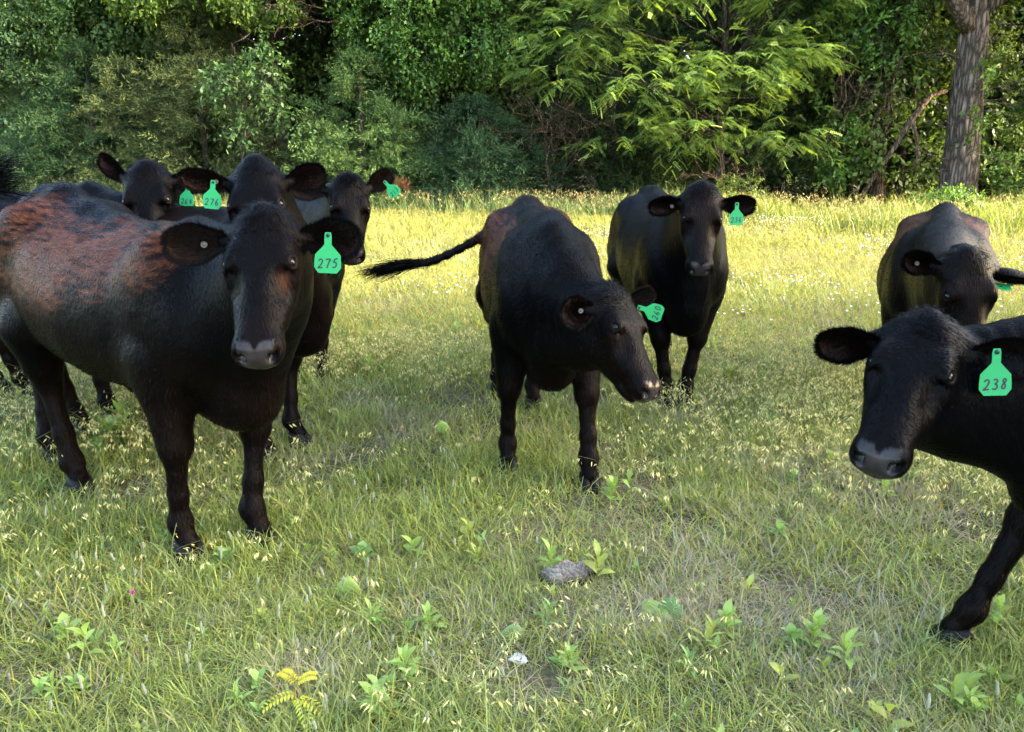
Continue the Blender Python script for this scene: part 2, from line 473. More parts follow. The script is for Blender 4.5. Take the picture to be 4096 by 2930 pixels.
# ================================================================== THE WOOD
M_LEAF = mat_attr('tree leaves', .5, .3, .38)
M_CEDAR = mat_attr('cedar foliage', .85, .06, .15)
def bark_material(name, dark, light, scale=(9, 9, 1.6)):
    m, nt, p, out = new_mat(name)
    tc = nt.nodes.new('ShaderNodeTexCoord'); mp = nt.nodes.new('ShaderNodeMapping'); mp.inputs['Scale'].default_value = scale
    nt.links.new(tc.outputs['Object'], mp.inputs['Vector'])
    nz = nt.nodes.new('ShaderNodeTexNoise'); nz.inputs['Scale'].default_value = 1.6; nz.inputs['Detail'].default_value = 9; nz.inputs['Roughness'].default_value = .7
    vo = nt.nodes.new('ShaderNodeTexVoronoi'); vo.feature = 'DISTANCE_TO_EDGE'; vo.inputs['Scale'].default_value = 1.3
    nt.links.new(mp.outputs[0], nz.inputs['Vector']); 
    ad = nt.nodes.new('ShaderNodeVectorMath'); ad.operation = 'ADD'; nt.links.new(mp.outputs[0], ad.inputs[0]); nt.links.new(nz.outputs['Color'], ad.inputs[1]); nt.links.new(ad.outputs[0], vo.inputs['Vector'])
    mu = nt.nodes.new('ShaderNodeMath'); mu.operation = 'MULTIPLY'; mu.inputs[1].default_value = 3.0; mu.use_clamp = True; nt.links.new(vo.outputs['Distance'], mu.inputs[0])
    m2 = nt.nodes.new('ShaderNodeMath'); m2.operation = 'MULTIPLY'; nt.links.new(mu.outputs[0], m2.inputs[0]); nt.links.new(nz.outputs['Fac'], m2.inputs[1])
    cr = nt.nodes.new('ShaderNodeValToRGB'); cr.color_ramp.elements[0].color = (*dark, 1); cr.color_ramp.elements[1].color = (*light, 1)
    cr.color_ramp.elements[0].position = .05; cr.color_ramp.elements[1].position = .55
    nt.links.new(m2.outputs[0], cr.inputs[0]); nt.links.new(cr.outputs[0], p.inputs['Base Color'])
    b = nt.nodes.new('ShaderNodeBump'); b.inputs['Strength'].default_value = 1; b.inputs['Distance'].default_value = .06
    nt.links.new(m2.outputs[0], b.inputs['Height']); nt.links.new(b.outputs[0], p.inputs['Normal'])
    p.inputs['Roughness'].default_value = .9; p.inputs['Specular IOR Level'].default_value = .15
    return m
M_BARK = bark_material('grey brown bark', (.045, .034, .028), (.25, .20, .165))
M_BARK2 = bark_material('dark twig bark', (.03, .024, .02), (.12, .095, .075), (14, 14, 3))
M_DEAD = bark_material('weathered dead wood', (.07, .045, .03), (.28, .20, .14), (12, 12, 3))

def leaf_quads(geo, C, D, N, L, W, col, fold=0.0):
    """rhombic leaves: base C, axis D, facing N"""
    n = len(C); D = nrm(D); b = nrm(np.cross(D, N)); L = np.broadcast_to(L, (n,))[:, None]; W = np.broadcast_to(W, (n,))[:, None]
    V = np.stack([C, C + D * L * .45 - b * W * .5, C + D * L, C + D * L * .45 + b * W * .5], 1).reshape(-1, 3)
    geo.add(V, np.arange(n)[:, None] * 4 + np.arange(4), None, np.repeat(col, 4, 0))

def branch_tree(g, base, top, lobes, rad, tg, n_limb=9, wob=.12, twig=None):
    """tapered trunk with limbs that reach into the crown lobes; returns limb paths"""
    base = np.array(base, float); top = np.array(top, float); H = np.linalg.norm(top - base)
    k = 9; t = np.linspace(0, 1, k)[:, None]
    tr = base * (1 - t) + top * t + np.concatenate([[np.zeros(3)], g.normal(0, wob, (k - 1, 3)) * np.array([1, 1, .1])]) * t
    r = rad * (1 - .8 * t[:, 0]); r[0] *= 1.35; r[1] *= 1.08
    tube(tg, tr, r, 10, (.1, .1, .1), .15)
    limbs = []
    for i in range(n_limb):
        l = lobes[i % len(lobes)]; c = np.array(l[0], float)
        end = c + g.normal(0, .35, 3) * np.array(l[1])
        tt = np.clip((end[2] - base[2]) / H * g.uniform(.45, .85), .15, .95); j = tt * (k - 1); j0 = int(j)
        st = tr[j0] + (tr[min(j0 + 1, k - 1)] - tr[j0]) * (j - j0)
        mid = (st + end) / 2 + np.array([0, 0, .12 * np.linalg.norm(end - st)]) + g.normal(0, .12, 3)
        p = bez(st, st * .5 + mid * .5, mid, end, 7) + np.concatenate([[np.zeros(3)], g.normal(0, .05, (6, 3))])
        r0 = max(.012, r[j0] * .45); tube(tg, p, np.linspace(r0, .010, 7), 5, (.1, .1, .1), .2)
        limbs.append(p)
        for q in range(3):
            s = p[g.integers(2, 6)]; e = s + g.normal(0, .5, 3) * np.array(l[1]) * .8
            tube(tg, bez(s, s * .6 + e * .4 + np.array([0, 0, .1]), s * .3 + e * .7, e, 4), np.linspace(r0 * .4, .005, 4), 4, (.1, .1, .1))
    return tr, limbs

def sample_lobe(g, lobe, n, shell=.55):
    c, r = np.array(lobe[0], float), np.array(lobe[1], float)
    d = nrm(g.normal(0, 1, (n, 3))); q = (shell + (1 - shell) * g.random(n) ** .7)[:, None]
    return c + d * r * q, d

def broadleaf(g, lobes, lg, n_cl, col, size=.085, per=34, spread=.26, droop=.35, colvar=.25, seed=0):
    """leaf clumps: leaves alternate along little drooping twigs"""
    vol = np.array([np.prod(l[1]) ** (2 / 3.) for l in lobes]); cnt = np.maximum(1, (1.95 * n_cl * vol / vol.sum()).astype(int))
    for l, c_ in zip(lobes, cnt):
        P, d = sample_lobe(g, l, c_)
        keep = vnoise(P, .9, 5 + seed) * .6 + vnoise(P, 2.2, 6 + seed) * .4 + g.normal(0, .04, len(P)) > .42; P = P[keep]; d = d[keep]; n = len(P)
        if not n: continue
        nt_ = 4; tip = nrm(d + g.normal(0, .4, (n, 3)) + np.array([0, 0, -.1]))
        P = np.repeat(P, nt_, 0); ax = nrm(np.repeat(tip, nt_, 0) + g.normal(0, .55, (n * nt_, 3)))
        cv = np.repeat(1 + colvar * 1.3 * g.normal(0, 1, n), nt_)
        m = per // nt_
        idx = np.repeat(np.arange(n * nt_), m); t = np.tile((np.arange(m) + .5) / m, n * nt_)
        base = P[idx] + ax[idx] * (spread * 1.6 * t)[:, None] + np.array([0, 0, -1.]) * (droop * spread * 1.6 * t ** 2)[:, None]
        D = nrm(ax[idx] * .5 + g.normal(0, .7, (len(idx), 3)) + np.array([0, 0, -.35]))
        N = nrm(np.array([0, 0, 1.]) + d.repeat(nt_, 0)[idx] * .6 + g.normal(0, .45, (len(idx), 3)))
        sz = size * (.6 + .7 * g.random(len(idx)))
        C = np.array(col) * np.clip(cv[idx] * (.8 + .4 * g.random(len(idx))), .35, 1.9)[:, None]
        young = sstep(.6, 1, t)[:, None] * .35
        C = C * (1 - young) + C * np.array([1.5, 1.25, .8]) * young
        leaf_quads(lg, base, D, N, sz, sz * .55, C)

def cedar(g, base, H, Rr, lg, tg, n_sp, col, low=0.0, irregular=.35, seed=0, leaders=4):
    """eastern red cedar: feathery upswept sprays on a ragged many-pointed crown"""
    base = np.array(base, float)
    tube(tg, [base, base + np.array([0, 0, H * .5]), base + np.array([.05, 0, H * .9])], [.11, .07, .02], 8, (.1, .1, .1), .2)
    cones = [(np.zeros(3), H, Rr * .85, .45)]
    for k in range(leaders):
        a = k * 6.283 / leaders + g.uniform(-.5, .5); q = Rr * g.uniform(.35, .75)
        cones.append((np.array([math.cos(a) * q, math.sin(a) * q * .8, 0]), H * g.uniform(.42, .85), Rr * g.uniform(.42, .62), .55 / leaders))
    for off, h_, r_, share in cones:
        n = int(n_sp * 2.6 * share)
        t = low + (1 - low) * g.random(n) ** 1.1; az = g.uniform(0, 2 * np.pi, n)
        # boughs: angles and heights gather into tiers so that dark gaps open between them
        tier = np.floor(t * h_ / .38); az = az + .55 * np.sin(az * 3 + tier * 2.1)
        lump = .45 + 1.15 * vnoise(np.stack([np.cos(az) * 1.6 + off[0] * 3, np.sin(az) * 1.6 + off[1], t * h_ * 1.5], 1), 1.5, 60 + seed)
        rr = r_ * (1 - t) ** .7 * np.minimum(1, .6 + t * 3) * lump * (1 + .28 * np.sin(t * h_ * 16))
        q = rr * (.35 + .65 * g.random(n) ** .6)
        out = np.stack([np.cos(az), np.sin(az), 0 * az], 1)
        P = base + off + np.stack([0 * t, 0 * t, t * h_ + .10 * q], 1) + out * q[:, None]
        kp = vnoise(P, 1.35, 31 + seed) * .65 + vnoise(P, 3.1, 32 + seed) * .35 + g.normal(0, .03, n) > .40; P = P[kp]; out = out[kp]; n = len(P)
        ax = nrm(out + np.array([0, 0, 1]) * g.uniform(-.1, .8, n)[:, None] + g.normal(0, .3, (n, 3)))
        m = 11; idx = np.repeat(np.arange(n), m); s = np.tile(np.linspace(0, 1, m), n)
        L = (.22 + .26 * g.random(n) ** 2)
        base_ = P[idx] + ax[idx] * (L[idx] * s)[:, None] + np.array([0, 0, -.05]) * (s ** 2)[:, None]
        sd = nrm(np.cross(ax, g.normal(0, 1, (n, 3))))
        D = nrm(ax[idx] * .8 + sd[idx] * (np.where(np.tile(np.arange(m) % 2, n), 1, -1) * .8)[:, None] + g.normal(0, .25, (len(idx), 3)) + np.array([0, 0, -.1]))
        N = g.normal(0, 1, (len(idx), 3)) + np.array([0, 0, 1.])
        cv = 1 + .32 * g.normal(0, 1, n) + .5 * (vnoise(P, 1.7, 9 + seed) - .5)
        C = np.array(col) * np.clip(cv[idx] * (.7 + .6 * g.random(len(idx))), .3, 2.2)[:, None]
        C = C * (1 - .35 * s[:, None]) + np.array(col) * np.array([1.9, 1.6, 1.0]) * .35 * s[:, None]
        leaf_quads(lg, base_, D, N, (.08 + .06 * g.random(len(idx))), .020, C)

def locust(g, lobes, lg, n_fr, col, seed=0):
    """honey locust: feathery pinnate fronds in layered drooping sprays"""
    vol = np.array([np.prod(l[1]) ** (2 / 3.) for l in lobes]); cnt = (n_fr * vol / vol.sum()).astype(int)
    for l, c_ in zip(lobes, cnt):
        ns = max(2, c_ // 9)
        Pc, dc = sample_lobe(g, l, ns, .35)
        keep = vnoise(Pc, 1.1, 15 + seed) > .30; Pc = Pc[keep]; dc = dc[keep]; ns = len(Pc)
        if not ns: continue
        bax = nrm(dc * np.array([1, 1, .25]) + g.normal(0, .35, (ns, 3)) * np.array([1, 1, .3]))
        idx = np.repeat(np.arange(ns), 9); t = np.tile(np.linspace(0, 1, 9), ns); sgn = np.where(np.tile(np.arange(9) % 2, ns), 1, -1)
        sp = Pc[idx] + bax[idx] * (t * .55)[:, None] + np.array([0, 0, -.12]) * (t ** 2)[:, None]
        sidev = nrm(np.cross(bax, [0, 0, 1.]))
        fax = nrm(bax[idx] * .6 + sidev[idx] * (sgn * .8)[:, None] + np.array([0, 0, -.35]) + g.normal(0, .25, (len(idx), 3)))
        fl = .19 + .08 * g.random(len(idx)); fn = nrm(np.array([0, 0, 1.]) + g.normal(0, .35, (len(idx), 3))); fb = nrm(np.cross(fax, fn))
        cv = np.clip(1 + .25 * g.normal(0, 1, ns), .5, 1.6)[idx] * (.8 + .4 * g.random(len(idx)))
        for k in range(7):
            s = (k + .5) / 7
            for y in (1, -1):
                b = sp + fax * (fl * s)[:, None] + np.array([0, 0, -.04]) * s * s
                D = fb * y + fax * .5
                C = np.array(col) * cv[:, None]; C = C * (1 + np.array([.9, .55, .1]) * (sstep(.6, 1.0, t)[:, None] * .5))
                leaf_quads(lg, b, D, fn, .068 * (1 - .35 * s), .027, C)

def bare_branch(tg, p0, p1, r, g, twigs=8, tl=.5):
    p0 = np.array(p0, float); p1 = np.array(p1, float); L = np.linalg.norm(p1 - p0)
    t = np.linspace(0, 1, 9)[:, None]; p = p0 * (1 - t) + p1 * t + g.normal(0, .03 * L, (9, 3)) * np.sin(t * 3.14) ** .5
    tube(tg, p, np.linspace(r, r * .25, 9), 6, (.1, .1, .1), .25)
    for i in range(twigs):
        s = p[g.integers(2, 9)]; e = s + nrm(g.normal(0, 1, 3) + (p1 - p0) / L * .6) * tl * g.uniform(.4, 1)
        m = (s + e) / 2 + g.normal(0, .06, 3); tube(tg, [s, m, e], [r * .35, r * .2, r * .08], 4, (.1, .1, .1))
        for _ in range(2):
            e2 = m + nrm(g.normal(0, 1, 3)) * tl * .35; tube(tg, [m, (m + e2) / 2 + g.normal(0, .02, 3), e2], [r * .18, r * .12, r * .06], 3, (.1, .1, .1))

TREES = []
def tree(name, label, cat, base, build, bark=None, leafmat=None, group='trees along the edge of the wood', seed=1):
    g = np.random.default_rng(seed); bz = float(ground_z(base[0], base[1]))
    root = empty(name, (base[0], base[1], bz)); prop(root, label, cat, group)
    tg, lg = Geo(), Geo(); build(g, tg, lg)
    if tg.n: tg.build('trunk', bark or M_BARK2, root)
    if lg.n:
        lg.build('crown', leafmat or M_LEAF, root)
    TREES.append(root)
    return root

def dup_tree(src, loc, rz, sc, label, group):
    r = src.copy(); COL.objects.link(r); r.location = loc; r.rotation_euler = (0, 0, rz); r.scale = (sc, sc, sc)
    r['label'] = label; r['group'] = group
    for ch in list(src.children):
        c = ch.copy(); COL.objects.link(c); c.parent = r
    return r
G_ = (0.071, 0.132, 0.030)      # deciduous green
def bl(base, top, lobes, rad, ncl, col=G_, **k):
    lim = k.pop('limbs', 12)
    def f(g, tg, lg):
        branch_tree(g, base, top, lobes, rad, tg, lim); broadleaf(g, lobes, lg, ncl, col, **k)
    return f
def cd(H, Rr, n, col, **k):
    return lambda g, tg, lg: cedar(g, (0, 0, 0), H, Rr, lg, tg, n, col, **k)

# --- left to right along the edge, coordinates local to each tree's base
tree('ash_tree', 'pale blue green leafy tree at the far left edge', 'tree', (-14.3, 23.0),
     bl((0, 0, 0), (-.2, 0, 6.5), [((-.6, -.3, 2.6), (1.6, 1.2, 1.4)), ((.6, -.5, 4.2), (1.5, 1.2, 1.3)), ((-.9, -.2, 5.0), (1.6, 1.2, 1.3)), ((.9, -.6, 1.6), (.9, .8, .8))], .12, 420, (0.083, 0.154, 0.061), size=.10), seed=21)
tree('hackberry_tree', 'tall leafy tree in the upper left above the cedars', 'tree', (-11.5, 24.2),
     bl((0, 0, 0), (.3, .2, 9), [((-1.2, -.8, 5.6), (1.9, 1.3, 1.5)), ((1.3, -.8, 6.6), (2.0, 1.4, 1.6)), ((0, -1.5, 4.5), (2.2, 1.2, 1.0)), ((-1.8, -1.8, 5.2), (1.6, 1.0, .8)), ((1.6, -1.9, 5.0), (1.7, 1.0, .8)), ((-1.9, -.5, 7.6), (2.0, 1.3, 1.3)), ((.9, -.7, 8.4), (1.8, 1.4, 1.3))], .16, 1250, (0.084, 0.150, 0.041), size=.11), seed=22)
tree('cedar_tree', 'dark green cedar at the left behind the raised ear', 'tree', (-11.4, 21.9), cd(3.9, 2.3, 2800, (0.039, 0.075, 0.033), seed=1), leafmat=M_CEDAR, seed=23)
tree('cedar_tree', 'small cedar between the far left tree and the dark cedar', 'tree', (-12.9, 22.4), cd(3.4, 1.3, 1300, (0.042, 0.075, 0.033), seed=7), leafmat=M_CEDAR, seed=41)
tree('cedar_tree', 'broad brownish olive cedar behind the domed forehead cow', 'tree', (-8.2, 21.4), cd(4.7, 2.8, 3600, (0.050, 0.070, 0.029), seed=2), leafmat=M_CEDAR, seed=24)
tree('young_mulberry', 'leggy sapling with big leaves in front of the brownish cedar', 'tree', (-6.5, 19.2),
     bl((0, 0, 0), (.1, -.1, 3.6), [((-.3, 0, 2.9), (.4, .3, .5)), ((.7, -.1, 3.2), (.35, .3, .55)), ((1.1, 0, 2.4), (.5, .3, .3)), ((.0, .1, 1.9), (.3, .3, .35)), ((1.5, 0, 2.0), (.4, .3, .25))], .03, 75, (.050, .10, .032), size=.12, per=26, limbs=10), seed=25)
tree('elm_tree', 'spreading tree with sunlit yellow green tops left of centre', 'tree', (-6.4, 22.6),
     bl((0, 0, 0), (-.4, -.3, 9), [((-2.2, -1.6, 5.6), (1.7, 1.1, .9)), ((.4, -1.8, 5.3), (1.7, 1.0, .7)), ((0, -1.1, 7.8), (2.2, 1.3, 1.2)), ((1.9, -.9, 6.9), (1.6, 1.2, 1.2)), ((-.6, -.7, 6.0), (1.4, 1.0, .6))], .17, 950, (.100, .165, .032), size=.12), seed=26)
tree('cedar_tree', 'bushy bright green cedar behind the pointed poll tuft', 'tree', (-3.8, 20.2), cd(3.7, 2.2, 3000, (0.056, 0.101, 0.036), seed=3, leaders=5), leafmat=M_CEDAR, seed=27)
tree('cedar_tree', 'low dark cedar right of the bright bushy cedar', 'tree', (-1.0, 20.4), cd(2.7, 2.1, 2400, (0.031, 0.062, 0.031), seed=4, leaders=5), leafmat=M_CEDAR, seed=28)
tree('mulberry_tree', 'large tree with hanging leafy boughs above the centre', 'tree', (-1.5, 22.4),
     bl((0, 0, 0), (-.5, -.3, 9), [((-1.6, -1.6, 4.9), (1.3, 1.0, 1.2)), ((-.3, -1.7, 6.2), (1.9, 1.2, 1.3)), ((-2.2, -1.3, 6.9), (1.6, 1.1, 1.2)), ((.7, -1.5, 4.4), (.8, .8, 1.0)), ((1.6, -1.0, 7.4), (1.6, 1.2, 1.3)), ((-1.0, -1.8, 3.9), (1.1, .7, .8)), ((-.9, -1.2, 8.2), (2.0, 1.2, 1.0))], .2, 1250, (0.072, 0.150, 0.031), size=.11, droop=.7), seed=29)
LOC = [((-3.4, -.5, 4.2), (1.4, .9, .7)), ((-2.2, -.8, 5.3), (1.7, 1.1, .9)), ((.0, -.9, 5.8), (1.7, 1.1, .9)), ((1.3, -.7, 4.9), (1.2, .9, .8)), ((-2.2, -1.0, 3.1), (1.8, 1.0, .55)), ((-4.0, -.4, 3.3), (1.0, .7, .4)),
       ((.2, -.9, 3.4), (1.5, .9, .7)), ((1.5, -.6, 3.6), (.9, .8, .5)), ((1.2, -.6, 2.0), (1.3, .8, .6)), ((-.9, -.6, 2.1), (1.3, .7, .55)), ((0, -.3, 7.2), (2.4, 1.3, 1.0)), ((-3.0, -.2, 6.7), (1.8, 1.0, .9)), ((-2.6, -.5, 2.0), (1.0, .7, .5))]
tree('honey_locust', 'feathery honey locust with layered bright sprays right of centre', 'tree', (5.1, 19.3),
     lambda g, tg, lg: (branch_tree(g, (0, 0, 0), (-.3, .2, 7.2), LOC, .10, tg, 18), locust(g, LOC, lg, 13500, (.115, .195, .050))), seed=30)
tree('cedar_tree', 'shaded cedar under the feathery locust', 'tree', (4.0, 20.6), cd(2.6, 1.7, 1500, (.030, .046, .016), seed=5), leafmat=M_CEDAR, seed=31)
tree('vine_tree', 'slender twin stemmed tree draped with bright vine leaves', 'tree', (8.3, 20.2),
     bl((0, 0, 0), (.1, 0, 7.6), [((-.3, -.5, 5.9), (.8, .6, 1.4)), ((.4, -.7, 4.4), (.8, .6, .9)), ((-.6, -.3, 7.2), (1.2, .8, 1.0)), ((.9, -.4, 6.6), (.9, .7, .9)), ((-.2, -.5, 1.6), (.35, .3, .8))], .10, 420, (.070, .15, .028), size=.12, limbs=10), seed=32)
tree('oak_sapling', 'leafy dark crowned tree left of the great trunk', 'tree', (10.2, 20.8),
     bl((0, 0, 0), (-.2, 0, 7), [((-.6, -.6, 4.6), (1.4, 1.0, 1.0)), ((.5, -.9, 5.6), (1.5, 1.0, 1.0)), ((-1.2, -.4, 6.6), (1.5, 1.0, 1.0)), ((.6, -.8, 3.9), (1.1, .8, .55))], .09, 620, (.060, .095, .024), size=.085, per=40), seed=33)

# --- the great trunk at the right, built larger and with ridged bark
def big_trunk(g, tg, lg):
    n = 40; m = 64; zz = np.linspace(-.1, 9.0, n); an = np.linspace(0, 2 * np.pi, m, endpoint=False)
    cx = .04 - .05 * zz; cy = 0 * zz
    r = np.interp(zz, [-.1, .3, 1.2, 3, 4.6, 6, 9], [.50, .42, .37, .32, .26, .22, .17])
    V = []
    for i in range(n):
        ph = an * 17 + 1.6 * np.sin(zz[i] * 1.1 + an * 2) + .9 * np.sin(zz[i] * 2.7 + an * 5)
        rid = .030 * (np.abs(np.sin(ph / 2)) - .5) + .018 * (g.random(m) - .5)
        fl = 1 + .12 * np.exp(-zz[i] / .25) * np.sin(an * 5)
        rr = r[i] * fl + rid
        V.append(np.stack([cx[i] + rr * np.cos(an), cy[i] + rr * np.sin(an), np.full(m, zz[i])], 1))
    i = np.arange(n - 1)[:, None] * m; j = np.arange(m)[None]; k = (j + 1) % m
    tg.add(np.concatenate(V), np.stack([i + j, i + k, i + m + k, i + m + j], -1).reshape(-1, 4), None, (.1, .1, .1))
    tube(tg, [(-.15, 0, 4.0), (-.6, -.25, 4.35), (-1.0, -.4, 4.75), (-1.2, -.45, 4.85)], [.22, .17, .14, .12], 10, (.1, .1, .1), .3)   # broken stub
    tube(tg, [(-.15, 0, 4.4), (.5, -.3, 5.0), (1.4, -.5, 5.5), (2.5, -.6, 6.1)], [.20, .17, .14, .10], 9, (.1, .1, .1), .3)
    tube(tg, [(-.2, 0, 5.2), (-.5, .1, 6.2), (-.9, .1, 7.4), (-1.4, 0, 9)], [.24, .2, .16, .1], 9, (.1, .1, .1), .2)
    for q in range(26):
        a = g.uniform(-3.1, .2); z0 = g.uniform(1.0, 4.8); s = np.array([-.05 * z0 + .38 * math.cos(a), .45 * math.sin(a), z0])
        e = s + np.array([math.cos(a) * 1.0, math.sin(a) * .6, g.uniform(-.3, .4)]) * g.uniform(.5, 1.3)
        bare_branch(tg, s, e, .016, g, 5, .4)
    broadleaf(g, [((1.3, -1.0, 4.6), (.9, .6, .8)), ((2.0, -.7, 3.4), (.8, .6, .7)), ((.3, -.9, 5.9), (1.5, .8, .8)), ((2.6, -.6, 5.4), (1.4, .8, 1.1)), ((-1.0, -.6, 6.7), (1.6, .9, .7)), ((.1, -.62, 3.3), (.35, .15, .2)), ((-.25, -.6, 1.9), (.15, .1, .35))], lg, 380, (.085, .155, .030), size=.11)
tree('cottonwood', 'great ridged old trunk with broken limb stub at the right', 'tree', (10.5, 18.6), big_trunk, bark=M_BARK, seed=34)
tree('privet_thicket', 'tangled leafy thicket at the right edge beside the great trunk', 'shrub', (12.4, 18.3),
     lambda g, tg, lg: ([bare_branch(tg, (g.uniform(-1, 1), g.uniform(-.3, .3), 0), (g.uniform(-1.6, 1.4), g.uniform(-1, 0), g.uniform(1.2, 3.2)), .022, g, 8, .6) for _ in range(14)],
                        broadleaf(g, [((.2, 0, 2.2), (1.2, .8, .9)), ((-.6, -.2, 1.1), (.8, .6, .6)), ((.9, 0, 3.8), (1.3, .9, 1.2)), ((.3, -.2, 5.6), (1.6, 1.0, 1.2)), ((1.4, 0, 1.0), (1.2, .8, .9))], lg, 650, (.085, .145, .032), size=.085, per=36)), seed=35)
tree('leafy_bush', 'low bright green bush in front of the great trunk', 'shrub', (10.3, 16.8),
     lambda g, tg, lg: (bare_branch(tg, (0, 0, 0), (.2, 0, .5), .02, g, 8, .4), broadleaf(g, [((-.9, 0, .32), (.8, .5, .35)), ((.3, .1, .38), (.9, .5, .40)), ((1.3, .1, .36), (.9, .5, .38))], lg, 260, (.085, .165, .035), size=.075, per=30, spread=.14)), seed=36)
tree('scrub_bush', 'low scrubby bush at the foot of the locust', 'shrub', (6.0, 18.3),
     lambda g, tg, lg: (bare_branch(tg, (0, 0, 0), (.3, 0, .8), .02, g, 12, .6), broadleaf(g, [((-.6, 0, .45), (.9, .5, .45)), ((.9, .1, .35), (.8, .4, .35))], lg, 150, (.10, .15, .035), size=.065, per=28, spread=.16)), seed=37)

# --- dead wood standing free
def dead(name, label, base, fn, seed):
    g = np.random.default_rng(seed); root = empty(name, (base[0], base[1], float(ground_z(*base)))); prop(root, label, 'dead branch', 'dead limbs at the wood edge')
    tg = Geo(); fn(g, tg); tg.build('limb', M_DEAD, root)
dead('dead_limb', 'pale dead limb leaning up towards the great trunk', (8.9, 19.4), lambda g, tg: (
    tube(tg, [(-.35, .3, 0), (.0, .15, .8), (.35, 0, 1.5), (.7, 0, 2.2), (1.15, .1, 2.75), (1.6, .3, 2.85)], [.05, .06, .065, .07, .065, .04], 8, (.1, .1, .1), .35),
    tube(tg, [(.72, -.05, 2.15), (.85, -.1, 1.7), (.92, -.1, 1.3), (.88, -.1, 1.0)], [.04, .04, .035, .02], 6, (.1, .1, .1), .2)), 51)
dead('dead_branches', 'tangle of bare crooked branches high left of centre', (-5.0, 20.6), lambda g, tg: [
    bare_branch(tg, (g.uniform(-.5, 1.2), g.uniform(0, .5), g.uniform(4.4, 5.4)), (g.uniform(-1.8, -.2), g.uniform(-.6, 0), g.uniform(4.2, 5.2)), .025, g, 9, .7) for _ in range(5)], 52)
dead('dead_branches', 'dark mass of bare boughs low between the centre trees', (1.2, 20.8), lambda g, tg: [
    bare_branch(tg, (g.uniform(-.6, .4), g.uniform(0, .6), g.uniform(.3, 3.2)), (g.uniform(-1.9, 1.9), g.uniform(-1.0, -.3), g.uniform(.4, 3.4)), .024, g, 12, .8) for _ in range(18)], 53)
dead('dead_branches', 'grey hanging twigs beneath the vine draped tree', (8.7, 19.6), lambda g, tg: [
    bare_branch(tg, (g.uniform(-.8, .8), 0, g.uniform(2.8, 4.2)), (g.uniform(-1.3, 1.3), g.uniform(-.5, 0), g.uniform(1.6, 3.4)), .018, g, 9, .6) for _ in range(12)], 54)
dead('dead_branches', 'thorny bare twigs at the foot of the locust', (5.0, 18.7), lambda g, tg: [
    bare_branch(tg, (g.uniform(-.3, .5), 0, g.uniform(.2, 1.0)), (g.uniform(-1.0, 1.0), g.uniform(-.4, 0), g.uniform(.5, 1.3)), .018, g, 8, .4) for _ in range(8)], 55)

# --- saplings with visible slim trunks inside the wood
for i, (x, y, h_, r_, lb) in enumerate([(8.4, 20.5, 6, .13, 'slim straight trunk in shade under the vine leaves'), (9.0, 20.9, 5, .06, 'thin pale stem left of the leaning dead limb'), (-13.2, 22.2, 3, .05, 'thin forked stem low at the far left')]):
    tree('bare_sapling', lb, 'tree', (x, y), (lambda h_, r_: lambda g, tg, lg: (branch_tree(g, (0, 0, 0), (g.normal(0, .3), 0, h_), [((0, 0, h_), (.8, .6, .8))], r_, tg, 5), broadleaf(g, [((0, 0, h_), (.9, .7, .7))], lg, 40, (.06, .11, .03), size=.1)))(h_, r_), group='slim stems in the shade of the wood', seed=60 + i)

# --- darker trees deeper in the wood: four grown here, then copied
def deep(kind, seed):
    def f(g, tg, lg):
        if kind == 0:
            L = [((0, 0, 2.4), (2.3, 1.6, 1.8)), ((.8, 0, 5.0), (2.4, 1.7, 1.8)), ((-1.0, 0, 7.6), (2.6, 1.8, 1.9)), ((.5, 0, 10.2), (2.4, 1.8, 1.8))]
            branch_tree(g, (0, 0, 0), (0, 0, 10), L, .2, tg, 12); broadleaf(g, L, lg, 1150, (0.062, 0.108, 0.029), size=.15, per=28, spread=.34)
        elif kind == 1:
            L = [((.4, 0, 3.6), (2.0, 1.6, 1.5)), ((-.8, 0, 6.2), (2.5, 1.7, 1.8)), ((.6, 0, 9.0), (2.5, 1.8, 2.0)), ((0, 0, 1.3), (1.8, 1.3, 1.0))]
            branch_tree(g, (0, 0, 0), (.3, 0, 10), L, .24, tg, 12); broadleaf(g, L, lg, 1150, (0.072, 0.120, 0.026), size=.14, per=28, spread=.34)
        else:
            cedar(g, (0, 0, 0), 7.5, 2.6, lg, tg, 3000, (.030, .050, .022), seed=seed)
    return f
DEEP = []
spots = []
g0 = np.random.default_rng(88)
for row, (yy, off) in enumerate(((3.0, 0), (6.2, 1.4), (9.8, .5))):
    for k in range(13):
        x = -21 + k * 3.35 + off + g0.uniform(-.5, .5) + (0)
        spots.append((x, float(edge_y(x)) + yy + g0.uniform(-.7, .7), row))
for i in range(4):
    x, y, row = spots[i * 3 + 1]
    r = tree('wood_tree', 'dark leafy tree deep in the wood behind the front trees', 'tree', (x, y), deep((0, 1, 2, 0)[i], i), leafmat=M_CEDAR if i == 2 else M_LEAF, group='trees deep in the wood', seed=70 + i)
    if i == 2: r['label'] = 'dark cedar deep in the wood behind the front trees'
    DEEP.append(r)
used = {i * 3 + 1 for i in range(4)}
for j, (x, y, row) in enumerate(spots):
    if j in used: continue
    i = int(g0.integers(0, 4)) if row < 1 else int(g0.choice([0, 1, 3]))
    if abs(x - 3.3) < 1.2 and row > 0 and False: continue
    dup_tree(DEEP[i], (x, y, float(ground_z(x, y))), g0.uniform(0, 6.28), g0.uniform(.9, 1.2), DEEP[i]['label'], 'trees deep in the wood')
